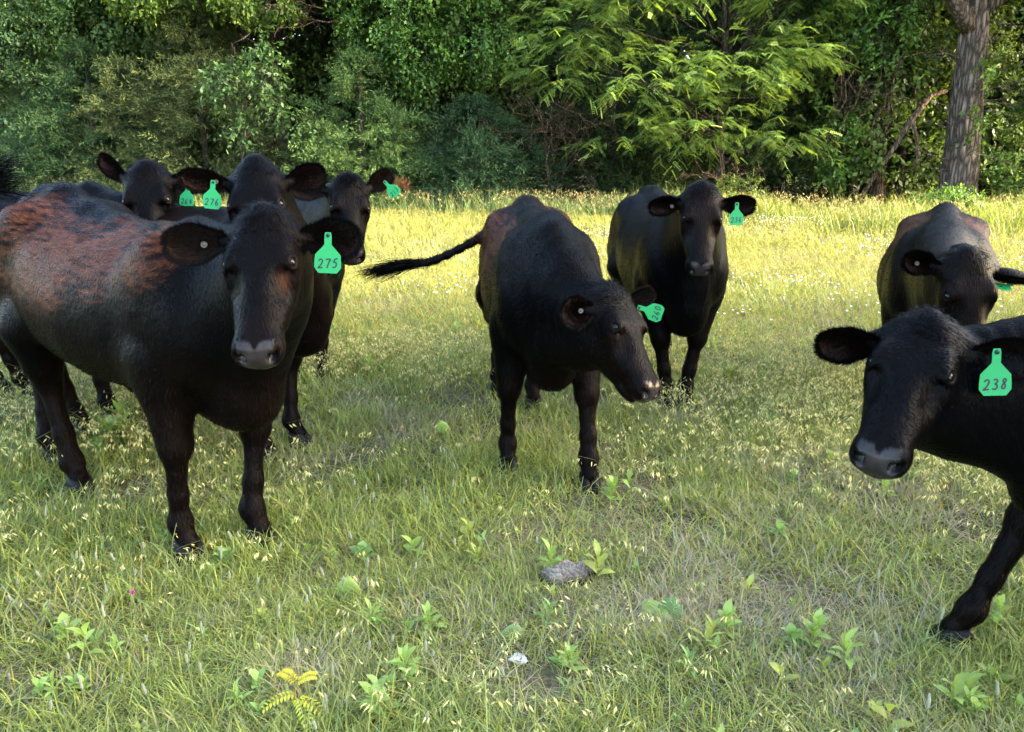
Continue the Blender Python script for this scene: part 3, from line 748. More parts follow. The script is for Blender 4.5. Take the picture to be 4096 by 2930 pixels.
# --- trees on the sunward side of the pasture, to the right of the camera
for j in range(13):
    x = 22.0 + 3.2 * (j % 2) + g0.uniform(-.5, .5); y = 1.6 - j * 1.5 + g0.uniform(-.3, .3)
    dup_tree(DEEP[int(g0.choice([0, 1, 3]))], (x, y, 0), g0.uniform(0, 6.28), g0.uniform(.92, 1.08), 'leafy tree across the pasture to the right of the camera', 'trees at the sunward side of the pasture')

# --- the far wood beyond, which reads as one mass
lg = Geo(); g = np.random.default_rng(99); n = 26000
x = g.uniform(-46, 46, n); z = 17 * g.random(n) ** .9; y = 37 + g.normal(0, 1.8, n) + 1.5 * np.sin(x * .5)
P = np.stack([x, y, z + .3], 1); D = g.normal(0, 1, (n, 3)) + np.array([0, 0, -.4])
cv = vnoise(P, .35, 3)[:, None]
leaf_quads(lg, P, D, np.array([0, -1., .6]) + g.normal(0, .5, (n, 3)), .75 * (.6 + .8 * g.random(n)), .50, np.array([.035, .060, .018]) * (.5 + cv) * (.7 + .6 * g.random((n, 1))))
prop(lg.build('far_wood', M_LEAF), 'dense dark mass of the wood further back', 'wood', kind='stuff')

# ================================================================== SMALL THINGS IN THE GRASS
def gp(x, y, dz=0.0): return np.array([x, y, float(ground_z(x, y)) + dz])
M_PAD = mat_attr('cactus pad skin', .55, .3, .1)
M_DUNG = mat_attr('dried dung', .95, .1, 0, bump=.7, bscale=60)

def pad(geo, c, up, face, L, W, T, C, g):
    """a flattened egg-shaped cactus pad"""
    up = nrm(np.array(up, float)); face = np.array(face, float); face = nrm(face - up * (face @ up)); sd = np.cross(up, face)
    n, m = 12, 20; V = []
    for i in range(n + 1):
        t = i / n; w = W * .5 * math.sin(math.pi * (t ** .8)) ** .65 if 0 < i < n else 0.001
        for j in range(m):
            a = 2 * math.pi * j / m
            V.append(np.array(c) + up * L * t + sd * w * math.cos(a) + face * (T * .5 * min(1, w / (W * .3))) * math.sin(a))
    i = np.arange(n)[:, None] * m; j = np.arange(m)[None]
    V = np.array(V); geo.add(V, np.stack([i + j, i + (j + 1) % m, i + m + (j + 1) % m, i + m + j], -1).reshape(-1, 4), None, np.array(C)[None] * (.8 + .4 * vnoise(V, 40, 2)[:, None]))
def spines(geo, c, up, face, L, W, T, g, n=26):
    up = nrm(np.array(up, float)); face = np.array(face, float); face = nrm(face - up * (face @ up)); sd = np.cross(up, face); P = []
    for _ in range(n):
        t = g.uniform(.12, .98); x = g.uniform(-1, 1); w = W * .5 * math.sin(math.pi * (t ** .8)) ** .65
        P.append(np.array(c) + up * L * t + sd * w * x + face * T * .45 * g.choice([-1, 1]) * math.sqrt(max(0, 1 - x * x)))
    P = np.repeat(np.array(P), 3, 0); D = nrm(P - (np.array(c) + up * L * .5)) + g.normal(0, .5, P.shape) + face * .3
    strands(geo, P, D, .018, .0010, np.tile(face, (len(P), 1)), (.5, .42, .25), 0)
def cactus(label, x, y, pads, seed):
    g = np.random.default_rng(seed); root = empty('prickly_pear', tuple(gp(x, y))); prop(root, label, 'cactus', 'prickly pears in the grass')
    for (c, up, face, L, W, T, C) in pads:
        a = Geo(); pad(a, c, up, face, L, W, T, C, g); po = a.build('pad', M_PAD, root)
        b = Geo(); spines(b, c, up, face, L, W, T, g); b.build('spines', M_DRY, po)
PG = (.19, .27, .055); PD = (.09, .17, .05)
cactus('single round yellow green cactus pad with spines left of the dung', -.57, 2.37, [((0, 0, -.01), (.05, 0, 1), (-.15, -1, .25), .105, .092, .016, PG)], 1)
cactus('collapsed cactus with yellow edged pads lying open right of the dung', .46, 2.25, [((-.02, .06, .03), (.75, -.9, -.12), (-.5, -.5, .7), .13, .07, .014, PG), ((.05, -.01, -.01), (.25, .2, .85), (-.5, -1, .1), .10, .085, .014, PD), ((-.03, -.06, .0), (1, .15, .15), (0, -.3, 1), .09, .07, .012, (.32, .36, .07))], 2)
cactus('small pale cactus pad in front of the middle cow', -.38, 4.0, [((0, 0, -.01), (-.1, 0, 1), (.1, -1, .2), .10, .085, .015, (.20, .33, .07))], 3)
cactus('dull green cactus pad half hidden by weeds near the bottom centre', -.01, 2.13, [((0, 0, -.01), (.3, 0, 1), (.2, -1, .2), .085, .075, .014, (.14, .22, .08))], 4)

# dried dung pat: folded rings of crust
g = np.random.default_rng(5); geo = Geo(); n, m = 26, 48; V = []
for i in range(n):
    q = i / (n - 1)
    for j in range(m):
        a = 2 * math.pi * j / m; w = .105 * (1 + .12 * math.sin(2 * a + .6) + .09 * math.sin(5 * a) + .06 * math.sin(9 * a + 1))
        x, y = w * q * math.cos(a), .62 * w * q * math.sin(a)
        z = .050 * math.sqrt(max(0, 1 - q ** 3)) + .022 * abs(math.sin(46 * x + 2.2 * math.sin(31 * y + 1) + 3.2 * math.sin(17 * x + 40 * y) + 9 * float(vnoise(np.array([[x, y, 0.]]), 13, 2)[0]))) * (1 - q ** 4) + g.uniform(-.005, .005)
        V.append((x, y, z - .006))
V = np.array(V); i = np.arange(n - 1)[:, None] * m; j = np.arange(m)[None]
geo.add(V, np.stack([i + j, i + m + j, i + m + (j + 1) % m, i + (j + 1) % m], -1).reshape(-1, 4), None, np.array([.17, .145, .125])[None] * (.10 + 1.25 * sstep(.020, .062, V[:, 2])[:, None] * (.7 + .5 * vnoise(V, 50, 3)[:, None])))
o = geo.build('cow_dung', M_DUNG, smooth=False); o.location = tuple(gp(.20, 2.48, .014)); o.rotation_euler = (R(8), 0, .2)
prop(o, 'dried grey brown dung pat with folded crust in the near grass', 'dung')
geo = Geo(); geo.add(V * .5, np.stack([i + j, i + m + j, i + m + (j + 1) % m, i + (j + 1) % m], -1).reshape(-1, 4), None, np.array([.16, .12, .10])[None] * (.4 + .8 * vnoise(V, 50, 8)[:, None]))
o = geo.build('cow_dung', M_DUNG); o.location = tuple(gp(.16, 2.34, .006)); prop(o, 'small dark crumb of dung just below the folded dung pat', 'dung')

# pale stone
def stone(label, x, y, r, C, seed):
    g = np.random.default_rng(seed); bm_V = []; n, m = 8, 14
    for i in range(n + 1):
        th = math.pi * i / n
        for j in range(m):
            a = 2 * math.pi * j / m; k = 1 + .25 * math.sin(3 * a + i) * math.sin(th) + g.uniform(-.12, .12)
            bm_V.append((r * k * math.sin(th) * math.cos(a), r * .8 * k * math.sin(th) * math.sin(a), r * .45 * k * math.cos(th)))
    i = np.arange(n)[:, None] * m; j = np.arange(m)[None]; a = Geo(); a.add(bm_V, np.stack([i + j, i + m + j, i + m + (j + 1) % m, i + (j + 1) % m], -1).reshape(-1, 4), None, C)
    o = a.build('stone', M_DUNG, smooth=False); o.location = tuple(gp(x, y, r * .25)); prop(o, label, 'stone')
stone('small chalky white stone below the dung pat', .02, 2.04, .026, (.50, .50, .47), 1)

# yellow-green pinnate seedling at the bottom
def frond(geo, p, d, L, C, g, n=9, leafl=.030, droop=.5):
    d = nrm(np.array(d, float)); b = nrm(np.cross(d, [0, 0, 1.])); pts = [np.array(p) + d * L * t + np.array([0, 0, -droop * L * t * t]) for t in np.linspace(0, 1, 8)]
    tube(geo, pts, np.linspace(.0018, .0007, 8), 4, (.30, .24, .05))
    for k in range(n):
        t = (k + .7) / n; q = np.array(p) + d * L * t + np.array([0, 0, -droop * L * t * t])
        for y in (1, -1):
            leaf(geo, q, b * y + d * .45 + np.array([0, 0, -.15]), np.array([0, 0, 1.]), leafl * (1.1 - .5 * abs(t - .45)), .010, np.array(C) * g.uniform(.85, 1.15), .2, .3)
g = np.random.default_rng(9); root = empty('sumac_seedling', tuple(gp(-.585, 1.775))); root.scale = (.72, .72, .72); prop(root, 'bright yellow green seedling with pinnate fronds at the bottom left of centre', 'seedling')
stg = Geo(); tube(stg, [(0, 0, -.01), (-.01, .01, .09), (-.005, .02, .17)], [.003, .0025, .0015], 6, (.30, .20, .05)); stg.build('stem', M_WEED, root)
for (p, d, L, C) in (((-.005, .01, .12), (-.8, -.5, .35), .13, (.36, .38, .04)), ((0, .01, .10), (.9, -.45, .2), .15, (.36, .38, .04)), ((0, .01, .10), (.6, -.9, .1), .13, (.40, .50, .04)), ((0, .02, .16), (-.7, .3, .8), .10, (.45, .40, .04)), ((0, .02, .16), (.8, .1, .8), .10, (.46, .42, .04)), ((0, 0, .03), (-.3, -1, .25), .14, (.22, .42, .04)), ((0, 0, .03), (.4, -1, .1), .13, (.22, .42, .04))):
    a = Geo(); frond(a, p, d, L, C, g); a.build('frond', M_WEED, root)

# a magenta bud on a thin stem
root = empty('wildflower', tuple(gp(-1.25, 2.24))); prop(root, 'single magenta bud on a thin stem at the lower left', 'flower')
a = Geo(); tube(a, [(0, 0, 0), (.004, 0, .06), (.002, .003, .105)], [.0014, .0012, .001], 5, (.14, .22, .06)); a.build('stem', M_WEED, root)
a = Geo()
for k in range(6): leaf(a, np.array([.002, .003, .102]), np.array([math.cos(k * 1.05) * .22, math.sin(k * 1.05) * .22, 1.]), np.array([math.cos(k), math.sin(k), .2]), .018, .006, (.40, .02, .22), .5, -.1)
a.build('petals', M_WEED, root)

# leafy weeds large enough to tell apart
WEEDS = [(-2.1, 3.92, 1.9, 24, 'big leafy weed clump beneath the belly of the rusty backed cow'),
         (-.26, 2.19, 1.0, 12, 'leafy weed beside the folded dung pat, on its left'), (-.45, 2.21, .95, 10, 'leafy weed between the round cactus pad and the dung pat'),
         (-.31, 1.93, 1.0, 12, 'leafy weed with upright leaves in the lower middle'), (.68, 2.12, 1.0, 12, 'leafy weed in the lower right of centre, left one of a pair'),
         (.92, 2.07, 1.1, 14, 'leafy weed in the lower right of centre, right one of a pair'), (1.60, 2.21, .9, 10, 'leafy weed right of the striding hoof'),
         (-.74, 1.80, .9, 9, 'leafy weed at the bottom edge left of the yellow seedling'), (-.36, 1.79, 1.0, 10, 'bright leafy weed at the bottom edge right of the yellow seedling'),
         (-1.09, 2.49, .8, 8, 'leafy weed in front of the nearest hoof'), (.18, 1.96, .9, 9, 'leafy weed below the collapsed cactus'), (1.25, 1.80, .9, 9, 'leafy weed near the bottom right corner'), (-1.28, 1.84, .9, 8, 'leafy weed near the bottom left corner')]
for k, (x, y, sz, n, lb) in enumerate(WEEDS):
    g = np.random.default_rng(200 + k); a = Geo()
    z0 = float(ground_z(x, y)); weed(a, 0, 0, g, sz, n, (.23, .34, .085), .075)
    for q in range(2 if n < 20 else 6):
        b = Geo(); weed(b, 0, 0, g, sz * g.uniform(.6, .9), max(5, n // 2), (.20, .32, .085), .055)
        Vb, Fb, Cb = b.arrays(); off = g.normal(0, .035 * sz, 3) * np.array([1, 1, 0]); nq = Fb[0]; a.add(Vb + off, nq, Fb[1] if len(Fb) > 1 else None, Cb)
    o = a.build('leafy_weed', M_WEED); o.location = (x, y, z0); prop(o, lb, 'weed', 'broad leaved weeds in the near grass')

# tall pale weed stalk and the dead brown frond at the foot of the wood
root = empty('dead_frond', tuple(gp(-3.0, 19.0))); prop(root, 'rusty brown dead cedar frond behind the tilted tag 213', 'dead branch')
g = np.random.default_rng(44); a = Geo(); tube(a, [(-.2, 0, 0), (-.1, 0, .5), (.1, 0, .72), (.45, 0, .62)], [.012, .010, .007, .004], 5, (.30, .13, .06)); a.build('stem', M_DRY, root)
a = Geo(); n = 300; t = g.random(n); P = np.stack([-.1 + .6 * t, g.normal(0, .03, n), .55 + .2 * np.sin(t * 2.6)], 1)
strands(a, P, np.stack([.3 + 0 * t, g.normal(0, .6, n), g.normal(0, .9, n) - .2], 1), .12 + .08 * g.random(n), .014, np.tile((0, -1., 0), (n, 1)), np.array([.20, .085, .04]) * g.uniform(.7, 1.2, (n, 1)), 0); a.build('needles', M_DRY, root)

# ================================================================== CATTLE
def coat_material():
    m, nt, p, out = new_mat('black coat')
    at = nt.nodes.new('ShaderNodeAttribute'); at.attribute_name = 'Col'
    sk = nt.nodes.new('ShaderNodeAttribute'); sk.attribute_name = 'skin'
    nt.links.new(at.outputs['Color'], p.inputs['Base Color'])
    mr = nt.nodes.new('ShaderNodeMapRange'); mr.inputs[3].default_value = 0.38; mr.inputs[4].default_value = 0.22
    nt.links.new(sk.outputs['Fac'], mr.inputs[0]); nt.links.new(mr.outputs[0], p.inputs['Roughness'])
    m3 = nt.nodes.new('ShaderNodeMapRange'); m3.inputs[3].default_value = 0.036; m3.inputs[4].default_value = 0.17
    nt.links.new(sk.outputs['Fac'], m3.inputs[0]); nt.links.new(m3.outputs[0], p.inputs['Specular IOR Level'])
    p.inputs['Sheen Weight'].default_value = 0.0
    p.inputs['Sheen Roughness'].default_value = 0.5
    tc = nt.nodes.new('ShaderNodeTexCoord')
    mp = nt.nodes.new('ShaderNodeMapping'); mp.inputs['Scale'].default_value = (90, 160, 30)
    nt.links.new(tc.outputs['Object'], mp.inputs['Vector'])
    nz = nt.nodes.new('ShaderNodeTexNoise'); nz.inputs['Scale'].default_value = 1.0; nz.inputs['Detail'].default_value = 3
    nt.links.new(mp.outputs[0], nz.inputs['Vector'])
    b = nt.nodes.new('ShaderNodeBump'); b.inputs['Strength'].default_value = 0.8; b.inputs['Distance'].default_value = 0.010
    nt.links.new(nz.outputs['Fac'], b.inputs['Height'])
    m4 = nt.nodes.new('ShaderNodeMapRange'); m4.inputs[3].default_value = 0.42; m4.inputs[4].default_value = 0.12
    nt.links.new(sk.outputs['Fac'], m4.inputs[0]); nt.links.new(m4.outputs[0], b.inputs['Strength'])
    nt.links.new(b.outputs[0], p.inputs['Normal'])
    return m
M_COAT = coat_material()
M_EYE = mat_plain('dark eye', (0.003, 0.002, 0.002), 0.07, 0.2, 0.0)
M_HOOF = mat_plain('hoof horn', (0.006, 0.0055, 0.0055), 0.5, 0.12)
M_TAG = mat_plain('green tag plastic', (0.012, 0.235, 0.075), 0.45, 0.2)
M_INK = mat_plain('black marker ink', (0.01, 0.012, 0.03), 0.5, 0.3)
M_BUTTON = mat_plain('pale button', (0.075, 0.07, 0.062), 0.35, 0.25)

class Field:
    def __init__(self, lo, hi, h):
        self.lo = np.array(lo, dtype=float); self.h = h
        self.shape = tuple(np.ceil((np.array(hi) - self.lo) / h).astype(int) + 1)
        self.a = np.full(self.shape, 1.0, np.float32)
    def sub(self, bmin, bmax, m):
        i0 = np.maximum(np.floor((np.array(bmin) - m - self.lo) / self.h).astype(int), 0)
        i1 = np.minimum(np.ceil((np.array(bmax) + m - self.lo) / self.h).astype(int) + 1, self.shape)
        if np.any(i1 <= i0): return None
        sl = tuple(slice(a, b) for a, b in zip(i0, i1))
        ax = [(self.lo[d] + np.arange(i0[d], i1[d]) * self.h).astype(np.float32) for d in range(3)]
        return sl, ax[0][:, None, None], ax[1][None, :, None], ax[2][None, None, :]
    def put(self, bmin, bmax, k, fn, mode='add'):
        r = self.sub(bmin, bmax, k + 0.02)
        if r is None: return
        sl, X, Y, Z = r
        d = fn(X, Y, Z); a = self.a[sl]
        if mode == 'add':
            hh = np.maximum(k - np.abs(a - d), 0) / k
            self.a[sl] = np.minimum(a, d) - hh * hh * k * 0.25
        else:
            d = -d
            hh = np.maximum(k - np.abs(a - d), 0) / k
            self.a[sl] = np.maximum(a, d) + hh * hh * k * 0.25
    def cone(self, a, b, ra, rb, k=0.03, mode='add'):
        a = np.asarray(a, float); b = np.asarray(b, float); ab = b - a; L2 = float(ab @ ab) + 1e-9; r = max(ra, rb)
        def fn(X, Y, Z):
            px, py, pz = X - a[0], Y - a[1], Z - a[2]
            t = np.clip((px * ab[0] + py * ab[1] + pz * ab[2]) / L2, 0, 1)
            return np.sqrt((px - t * ab[0]) ** 2 + (py - t * ab[1]) ** 2 + (pz - t * ab[2]) ** 2) - (ra + t * (rb - ra))
        self.put(np.minimum(a, b) - r, np.maximum(a, b) + r, k, fn, mode)
    def ell(self, c, rad, k=0.03, axes=None, mode='add'):
        c = np.asarray(c, float); A = np.eye(3) if axes is None else np.asarray(axes, float); rad = np.asarray(rad, float)
        ext = np.sqrt(((A * rad[:, None]) ** 2).sum(0)); m = rad.min()
        def fn(X, Y, Z):
            px, py, pz = X - c[0], Y - c[1], Z - c[2]
            q = 0; g = 0
            for i in range(3):
                e = (px * A[i, 0] + py * A[i, 1] + pz * A[i, 2]) / rad[i]
                q = q + e * e; g = g + (e / rad[i]) ** 2
            k0 = np.sqrt(q); k1 = np.sqrt(g) + 1e-6
            return k0 * (k0 - 1.0) / k1
        self.put(c - ext, c + ext, k, fn, mode)
    def ecap(self, a, b, S, U, wa, wb, ha, hb, k=0.05):
        a = np.asarray(a, float); b = np.asarray(b, float); ab = b - a; L2 = float(ab @ ab); T = ab / math.sqrt(L2); r = max(wa, wb, ha, hb)
        def fn(X, Y, Z):
            px, py, pz = X - a[0], Y - a[1], Z - a[2]
            t = np.clip((px * ab[0] + py * ab[1] + pz * ab[2]) / L2, 0, 1)
            px, py, pz = px - t * ab[0], py - t * ab[1], pz - t * ab[2]
            w = wa + t * (wb - wa); h = ha + t * (hb - ha)
            s = (px * S[0] + py * S[1] + pz * S[2]) / w
            u = (px * U[0] + py * U[1] + pz * U[2]) / h
            tt = (px * T[0] + py * T[1] + pz * T[2]) / w
            n = np.sqrt(s * s + u * u + tt * tt)
            g = np.sqrt((s / w) ** 2 + (u / h) ** 2 + (tt / w) ** 2) + 1e-6
            return n * (n - 1) / g
        self.put(np.minimum(a, b) - r, np.maximum(a, b) + r, k, fn)
    def mesh(self):
        """naive surface nets"""
        f = self.a; s = f < 0
        nx, ny, nz = f.shape
        cnt = np.zeros((nx - 1, ny - 1, nz - 1), np.int8)
        for dx in (0, 1):
            for dy in (0, 1):
                for dz in (0, 1):
                    cnt += s[dx:nx - 1 + dx, dy:ny - 1 + dy, dz:nz - 1 + dz]
        I = np.argwhere((cnt > 0) & (cnt < 8))
        idx = np.full(cnt.shape, -1, np.int32); idx[I[:, 0], I[:, 1], I[:, 2]] = np.arange(len(I))
        cor = np.array([(x, y, z) for x in (0, 1) for y in (0, 1) for z in (0, 1)])
        val = np.stack([f[I[:, 0] + c[0], I[:, 1] + c[1], I[:, 2] + c[2]] for c in cor], 1)
        acc = np.zeros((len(I), 3)); num = np.zeros(len(I))
        for p in range(8):
            for q in range(p + 1, 8):
                if np.abs(cor[p] - cor[q]).sum() != 1: continue
                a, b = val[:, p], val[:, q]
                m = (a < 0) != (b < 0)
                t = np.where(m, a / (a - b + 1e-12), 0)
                acc += m[:, None] * (cor[p] + t[:, None] * (cor[q] - cor[p])); num += m
        V = self.lo + (I + acc / num[:, None]) * self.h
        Q = []
        for ax in range(3):
            o = [d for d in range(3) if d != ax]
            sl0 = [slice(None)] * 3; sl1 = [slice(None)] * 3
            sl0[ax] = slice(0, -1); sl1[ax] = slice(1, None)
            for d in o: sl0[d] = slice(1, -1); sl1[d] = slice(1, -1)
            A, B = s[tuple(sl0)], s[tuple(sl1)]
            E = np.argwhere(A != B)
            inside = A[E[:, 0], E[:, 1], E[:, 2]]
            base = E.copy()
            for d in o: base[:, d] += 1
            def cell(d0, d1):
                c = base.copy(); c[:, o[0]] -= d0; c[:, o[1]] -= d1
                return idx[c[:, 0], c[:, 1], c[:, 2]]
            q = np.stack([cell(0, 0), cell(1, 0), cell(1, 1), cell(0, 1)], 1)
            flip = inside if ax != 1 else ~inside
            q[~flip] = q[~flip][:, ::-1]
            Q.append(q)
        Q = np.concatenate(Q); Q = Q[(Q >= 0).all(1)]
        # normals from the field gradient
        G = (V - self.lo) / self.h
        def samp(P):
            P = np.clip(P, 0, np.array(self.shape) - 1.001); i = P.astype(int); t = P - i; r = 0
            for c in cor:
                w = np.prod(np.where(c, t, 1 - t), 1); j = i + c
                r = r + w * f[j[:, 0], j[:, 1], j[:, 2]]
            return r
        N = np.stack([samp(G + e) - samp(G - e) for e in np.eye(3) * 1.2], 1)
        return V, Q, nrm(N)

DIGIT = {  # strokes in a unit box, x 0..1, y 0..1
    '0': [[(.5, 1), (.2, .85), (.1, .5), (.25, .1), (.5, 0), (.8, .15), (.9, .5), (.8, .85), (.5, 1)]],
    '1': [[(.45, 1), (.55, .5), (.5, 0)]],
    '2': [[(.1, .78), (.3, .98), (.65, 1), (.85, .8), (.75, .55), (.4, .2), (.05, .02), (.45, .06), (1, .08)]],
    '3': [[(.15, .9), (.5, 1), (.8, .85), (.65, .6), (.4, .52), (.75, .45), (.9, .22), (.6, 0), (.1, .08)]],
    '5': [[(.95, 1), (.35, .96), (.25, .55), (.6, .62), (.85, .4), (.75, .1), (.4, 0), (.1, .08)]],
    '6': [[(.7, 1), (.35, .75), (.12, .35), (.25, .05), (.6, 0), (.85, .2), (.7, .45), (.35, .42), (.14, .25)]],
    '7': [[(.05, .92), (.5, .96), (.98, 1), (.7, .6), (.45, 0)]],
    '8': [[(.75, .88), (.5, 1), (.22, .82), (.4, .58), (.75, .35), (.7, .05), (.4, 0), (.15, .2), (.35, .48), (.7, .68), (.75, .88)]],
    '4': [[(.7, 1), (.1, .4), (.95, .42)], [(.72, .75), (.7, 0)]],
    '9': [[(.85, .8), (.55, 1), (.2, .8), (.3, .55), (.65, .55), (.85, .8), (.75, .4), (.6, 0)]],
}

def ear_tag(parent, top, nrml, down, text, size=1.0, tilt=0.0, shift=0.0):
    """green tag: narrow neck, flaring body with cut corners, hand-written number"""
    n = nrm(nrml); d = np.asarray(down, float); d = nrm(d - n * (d @ n)); r = nrm(np.cross(-d, n))
    ca, sa = math.cos(tilt), math.sin(tilt); r, d = r * ca + d * sa, d * ca - r * sa
    th = 0.0012
    bow = lambda y: 0.10 * (y ** 2)
    P = lambda x, y, z: top + r * x - d * y + n * (z + bow(y) * 2)
    prof = [(.008, .006), (.0105, -.004), (.0105, -.030), (.0195, -.041), (.030, -.052), (.037, -.060), (.0385, -.080), (.039, -.098), (.027, -.114)]
    me = bpy.data.meshes.new('ear_tag')
    Vt = []; faces = []
    for x, y in prof:
        x *= size; y *= size
        Vt += [P(-x, y, th), P(x, y, th), P(x, y, -th), P(-x, y, -th)]
    for i in range(len(prof) - 1):
        for j in range(4):
            faces.append([4 * i + j, 4 * i + 4 + j, 4 * i + 4 + (j + 1) % 4, 4 * i + (j + 1) % 4])
    faces += [[0, 1, 2, 3], [4 * len(prof) - 1, 4 * len(prof) - 2, 4 * len(prof) - 3, 4 * len(prof) - 4]]
    mi = [0] * len(faces)
    # pin head
    k0 = len(Vt); ang = np.linspace(0, 2 * np.pi, 10, endpoint=False)
    for z, rr in ((th, .006), (th + .004, .005), (th + .006, .001)):
        for a in ang: Vt.append(P(rr * size * math.cos(a), (-.003 + rr * math.sin(a)) * size, z))
    for L in range(2):
        for j in range(10):
            faces.append([k0 + L * 10 + j, k0 + L * 10 + (j + 1) % 10, k0 + (L + 1) * 10 + (j + 1) % 10, k0 + (L + 1) * 10 + j]); mi.append(1)
    # number, as flat pen strokes lying on the face
    dw, dh, gap = .0155, .027, .0055
    tw = len(text) * dw + (len(text) - 1) * gap
    for ci, ch in enumerate(text):
        if ch == ' ': continue
        x0 = (-tw / 2 + ci * (dw + gap)) + shift; y0 = -.100 + 0.0015 * ((ci * 7) % 3)
        for st in DIGIT[ch]:
            q = np.array([(x0 + px * dw + 0.12 * dh * (py - .5), y0 + py * dh) for px, py in st]) * size
            # smooth by chaikin
            for _ in range(2):
                q = np.concatenate([q[:1], np.stack([q[:-1] * .75 + q[1:] * .25, q[:-1] * .25 + q[1:] * .75], 1).reshape(-1, 2), q[-1:]])
            t = np.gradient(q, axis=0); t = t / (np.linalg.norm(t, axis=1, keepdims=True) + 1e-9); b = np.stack([-t[:, 1], t[:, 0]], 1) * .0021 * size
            k = len(Vt)
            for (x, y) in np.stack([q + b, q - b], 1).reshape(-1, 2): Vt.append(P(x, y, th + .0005))
            for i in range(len(q) - 1):
                faces.append([k + 2 * i, k + 2 * i + 1, k + 2 * i + 3, k + 2 * i + 2]); mi.append(1)
    me.from_pydata([tuple(map(float, v)) for v in Vt], [], faces)
    me.materials.append(M_TAG); me.materials.append(M_INK)
    for p, i in zip(me.polygons, mi): p.material_index = i
    me.update()
    o = bpy.data.objects.new('ear_tag', me); COL.objects.link(o); o.parent = parent
    return o

def make_cow(label, root, head_dir, feet, P, a, uh, s=1.0, hs=1.0, h=0.009, ears=None, tag=None, button=None, brown=(), tail=None,
             fur=40000, fat=1.0, curl=1.0, seed=1, bend=0.0, tag_tilt=0.0, tuft=1.0, wrinkle=0.0, chest=1.0, tshift=0.0, depth=1.0, dome=0.0, drop=0.0, tspread=.16, hbrown=(), hook=1.0):
    """root: ground point under the shoulders (world). head_dir: world heading of the trunk.
    feet: front-left, front-right, hind-left, hind-right (world x,y). P: poll, a: poll->muzzle, uh: forehead normal hint (world)"""
    rg = np.random.default_rng(seed)
    ang = math.atan2(head_dir[1], head_dir[0])
    c_, s_ = math.cos(ang), math.sin(ang)
    rootw = np.array([root[0], root[1], float(ground_z(root[0], root[1]))])
    def loc(p): p = np.asarray(p, float) - rootw; return np.array([c_ * p[0] + s_ * p[1], -s_ * p[0] + c_ * p[1], p[2]])
    def dirl(v): v = np.asarray(v, float); return nrm(np.array([c_ * v[0] + s_ * v[1], -s_ * v[0] + c_ * v[1], v[2]]))
    def wdir(v): return np.array([c_ * v[0] - s_ * v[1], s_ * v[0] + c_ * v[1], v[2]])
    ow = empty('cow', tuple(rootw), ang)
    prop(ow, label, 'cow', 'black cattle standing in the pasture')
    P = loc(P); a = dirl(a); u = dirl(uh); u = nrm(u - a * (u @ a)); sd_ = np.cross(u, a)
    ft = [loc((f[0], f[1], rootw[2])) for f in feet]
    allp = np.array([P, P + a * .6, [.4 * s, .4, 0], [-1.5 * s, -.4, 1.3 * s]] + ft + (([] if tail is None else [loc(t) for t in tail])))
    lo = allp.min(0) - np.array([.2, .22, .03]); hi = allp.max(0) + np.array([.2, .22, .2]); lo[2] = -0.02
    F = Field(lo, hi, h)
    # --- trunk
    X_ = np.array([-1.43, -1.38, -1.28, -1.12, -0.95, -0.75, -0.5, -0.25, -0.02, 0.13, 0.24, 0.30]) * s
    top = np.array([1.06, 1.13, 1.20, 1.245, 1.25, 1.205, 1.185, 1.195, 1.225, 1.19, 1.07, .95]) * s
    bot = np.array([.99, .90, .80, .70, .60, .535, .505, .50, .505, .52, .60, .68]) * s
    bot = top.max() - (top.max() - bot) * depth
    top = top - drop * sstep(-1.0 * s, .0, X_)
    wid = np.array([.06, .125, .19, .245, .285, .325, .335, .30, .235, .185, .12, .06]) * s * fat
    bx = X_[::-1]
    def trunk(X, Y, Z):
        zt = np.interp(X, X_, top).astype(np.float32); zb = np.interp(X, X_, bot).astype(np.float32); w = np.interp(X, X_, wid).astype(np.float32)
        zc = zb * .54 + zt * .46
        yb = (bend * np.maximum(X + .3, 0) ** 2).astype(np.float32)
        un = np.where(Z > zc, (Z - zc) / (zt - zc), (Z - zc) / (zc - zb))
        wf = w * (1 - .10 * np.clip(un, 0, 1) ** 2)
        n = (np.abs((Y - yb) / wf) ** 2.15 + np.abs(un) ** 2.15) ** (1 / 2.15)
        d = (n - 1) * np.minimum(wf, .25)
        return np.maximum(d, np.maximum(X - X_[-1], X_[0] - X))
    F.put((X_[0], -.45 * s, .4 * s), (X_[-1], .45 * s, 1.35 * s), .05, trunk)
    for y in (1, -1):
        F.ell((-.98 * s, y * .205 * s * fat, 1.12 * s), (.085 * s * hook, .06 * s * hook, .06 * s * hook), .13)          # hook bone
        F.ell((-1.36 * s, y * .10 * s, 1.10 * s), (.06 * s, .045 * s, .06 * s), .07)          # pin bone
        F.ell((-1.16 * s, y * .165 * s, .86 * s), (.20 * s, .115 * s, .29 * s), .08)           # thigh
        F.ell((-.02 * s, y * .160 * s, .90 * s), (.15 * s, .090 * s, .25 * s), .11)            # shoulder
        F.ell((.13 * s, y * .115 * s, .82 * s), (.11 * s, .09 * s, .14 * s), .12)             # point of shoulder
        F.ell((-.10 * s, y * .18 * s, .70 * s), (.11 * s, .065 * s, .11 * s), .08)             # elbow mass
    # spine ridge
    for x0, x1 in zip(X_[1:-3], X_[2:-2]):
        z0, z1 = np.interp([x0, x1], X_, top) - .018 * s
        F.cone((x0, bend * max(x0 + .3, 0) ** 2, z0), (x1, bend * max(x1 + .3, 0) ** 2, z1), .028 * s, .028 * s, .08)
    F.ell((.20 * s, 0, .60 * s), (.10 * s, .10 * s, .10 * s * chest), .08)                    # brisket
    F.ell((.10 * s, 0, .54 * s), (.16 * s, .09 * s, .07 * s), .07)
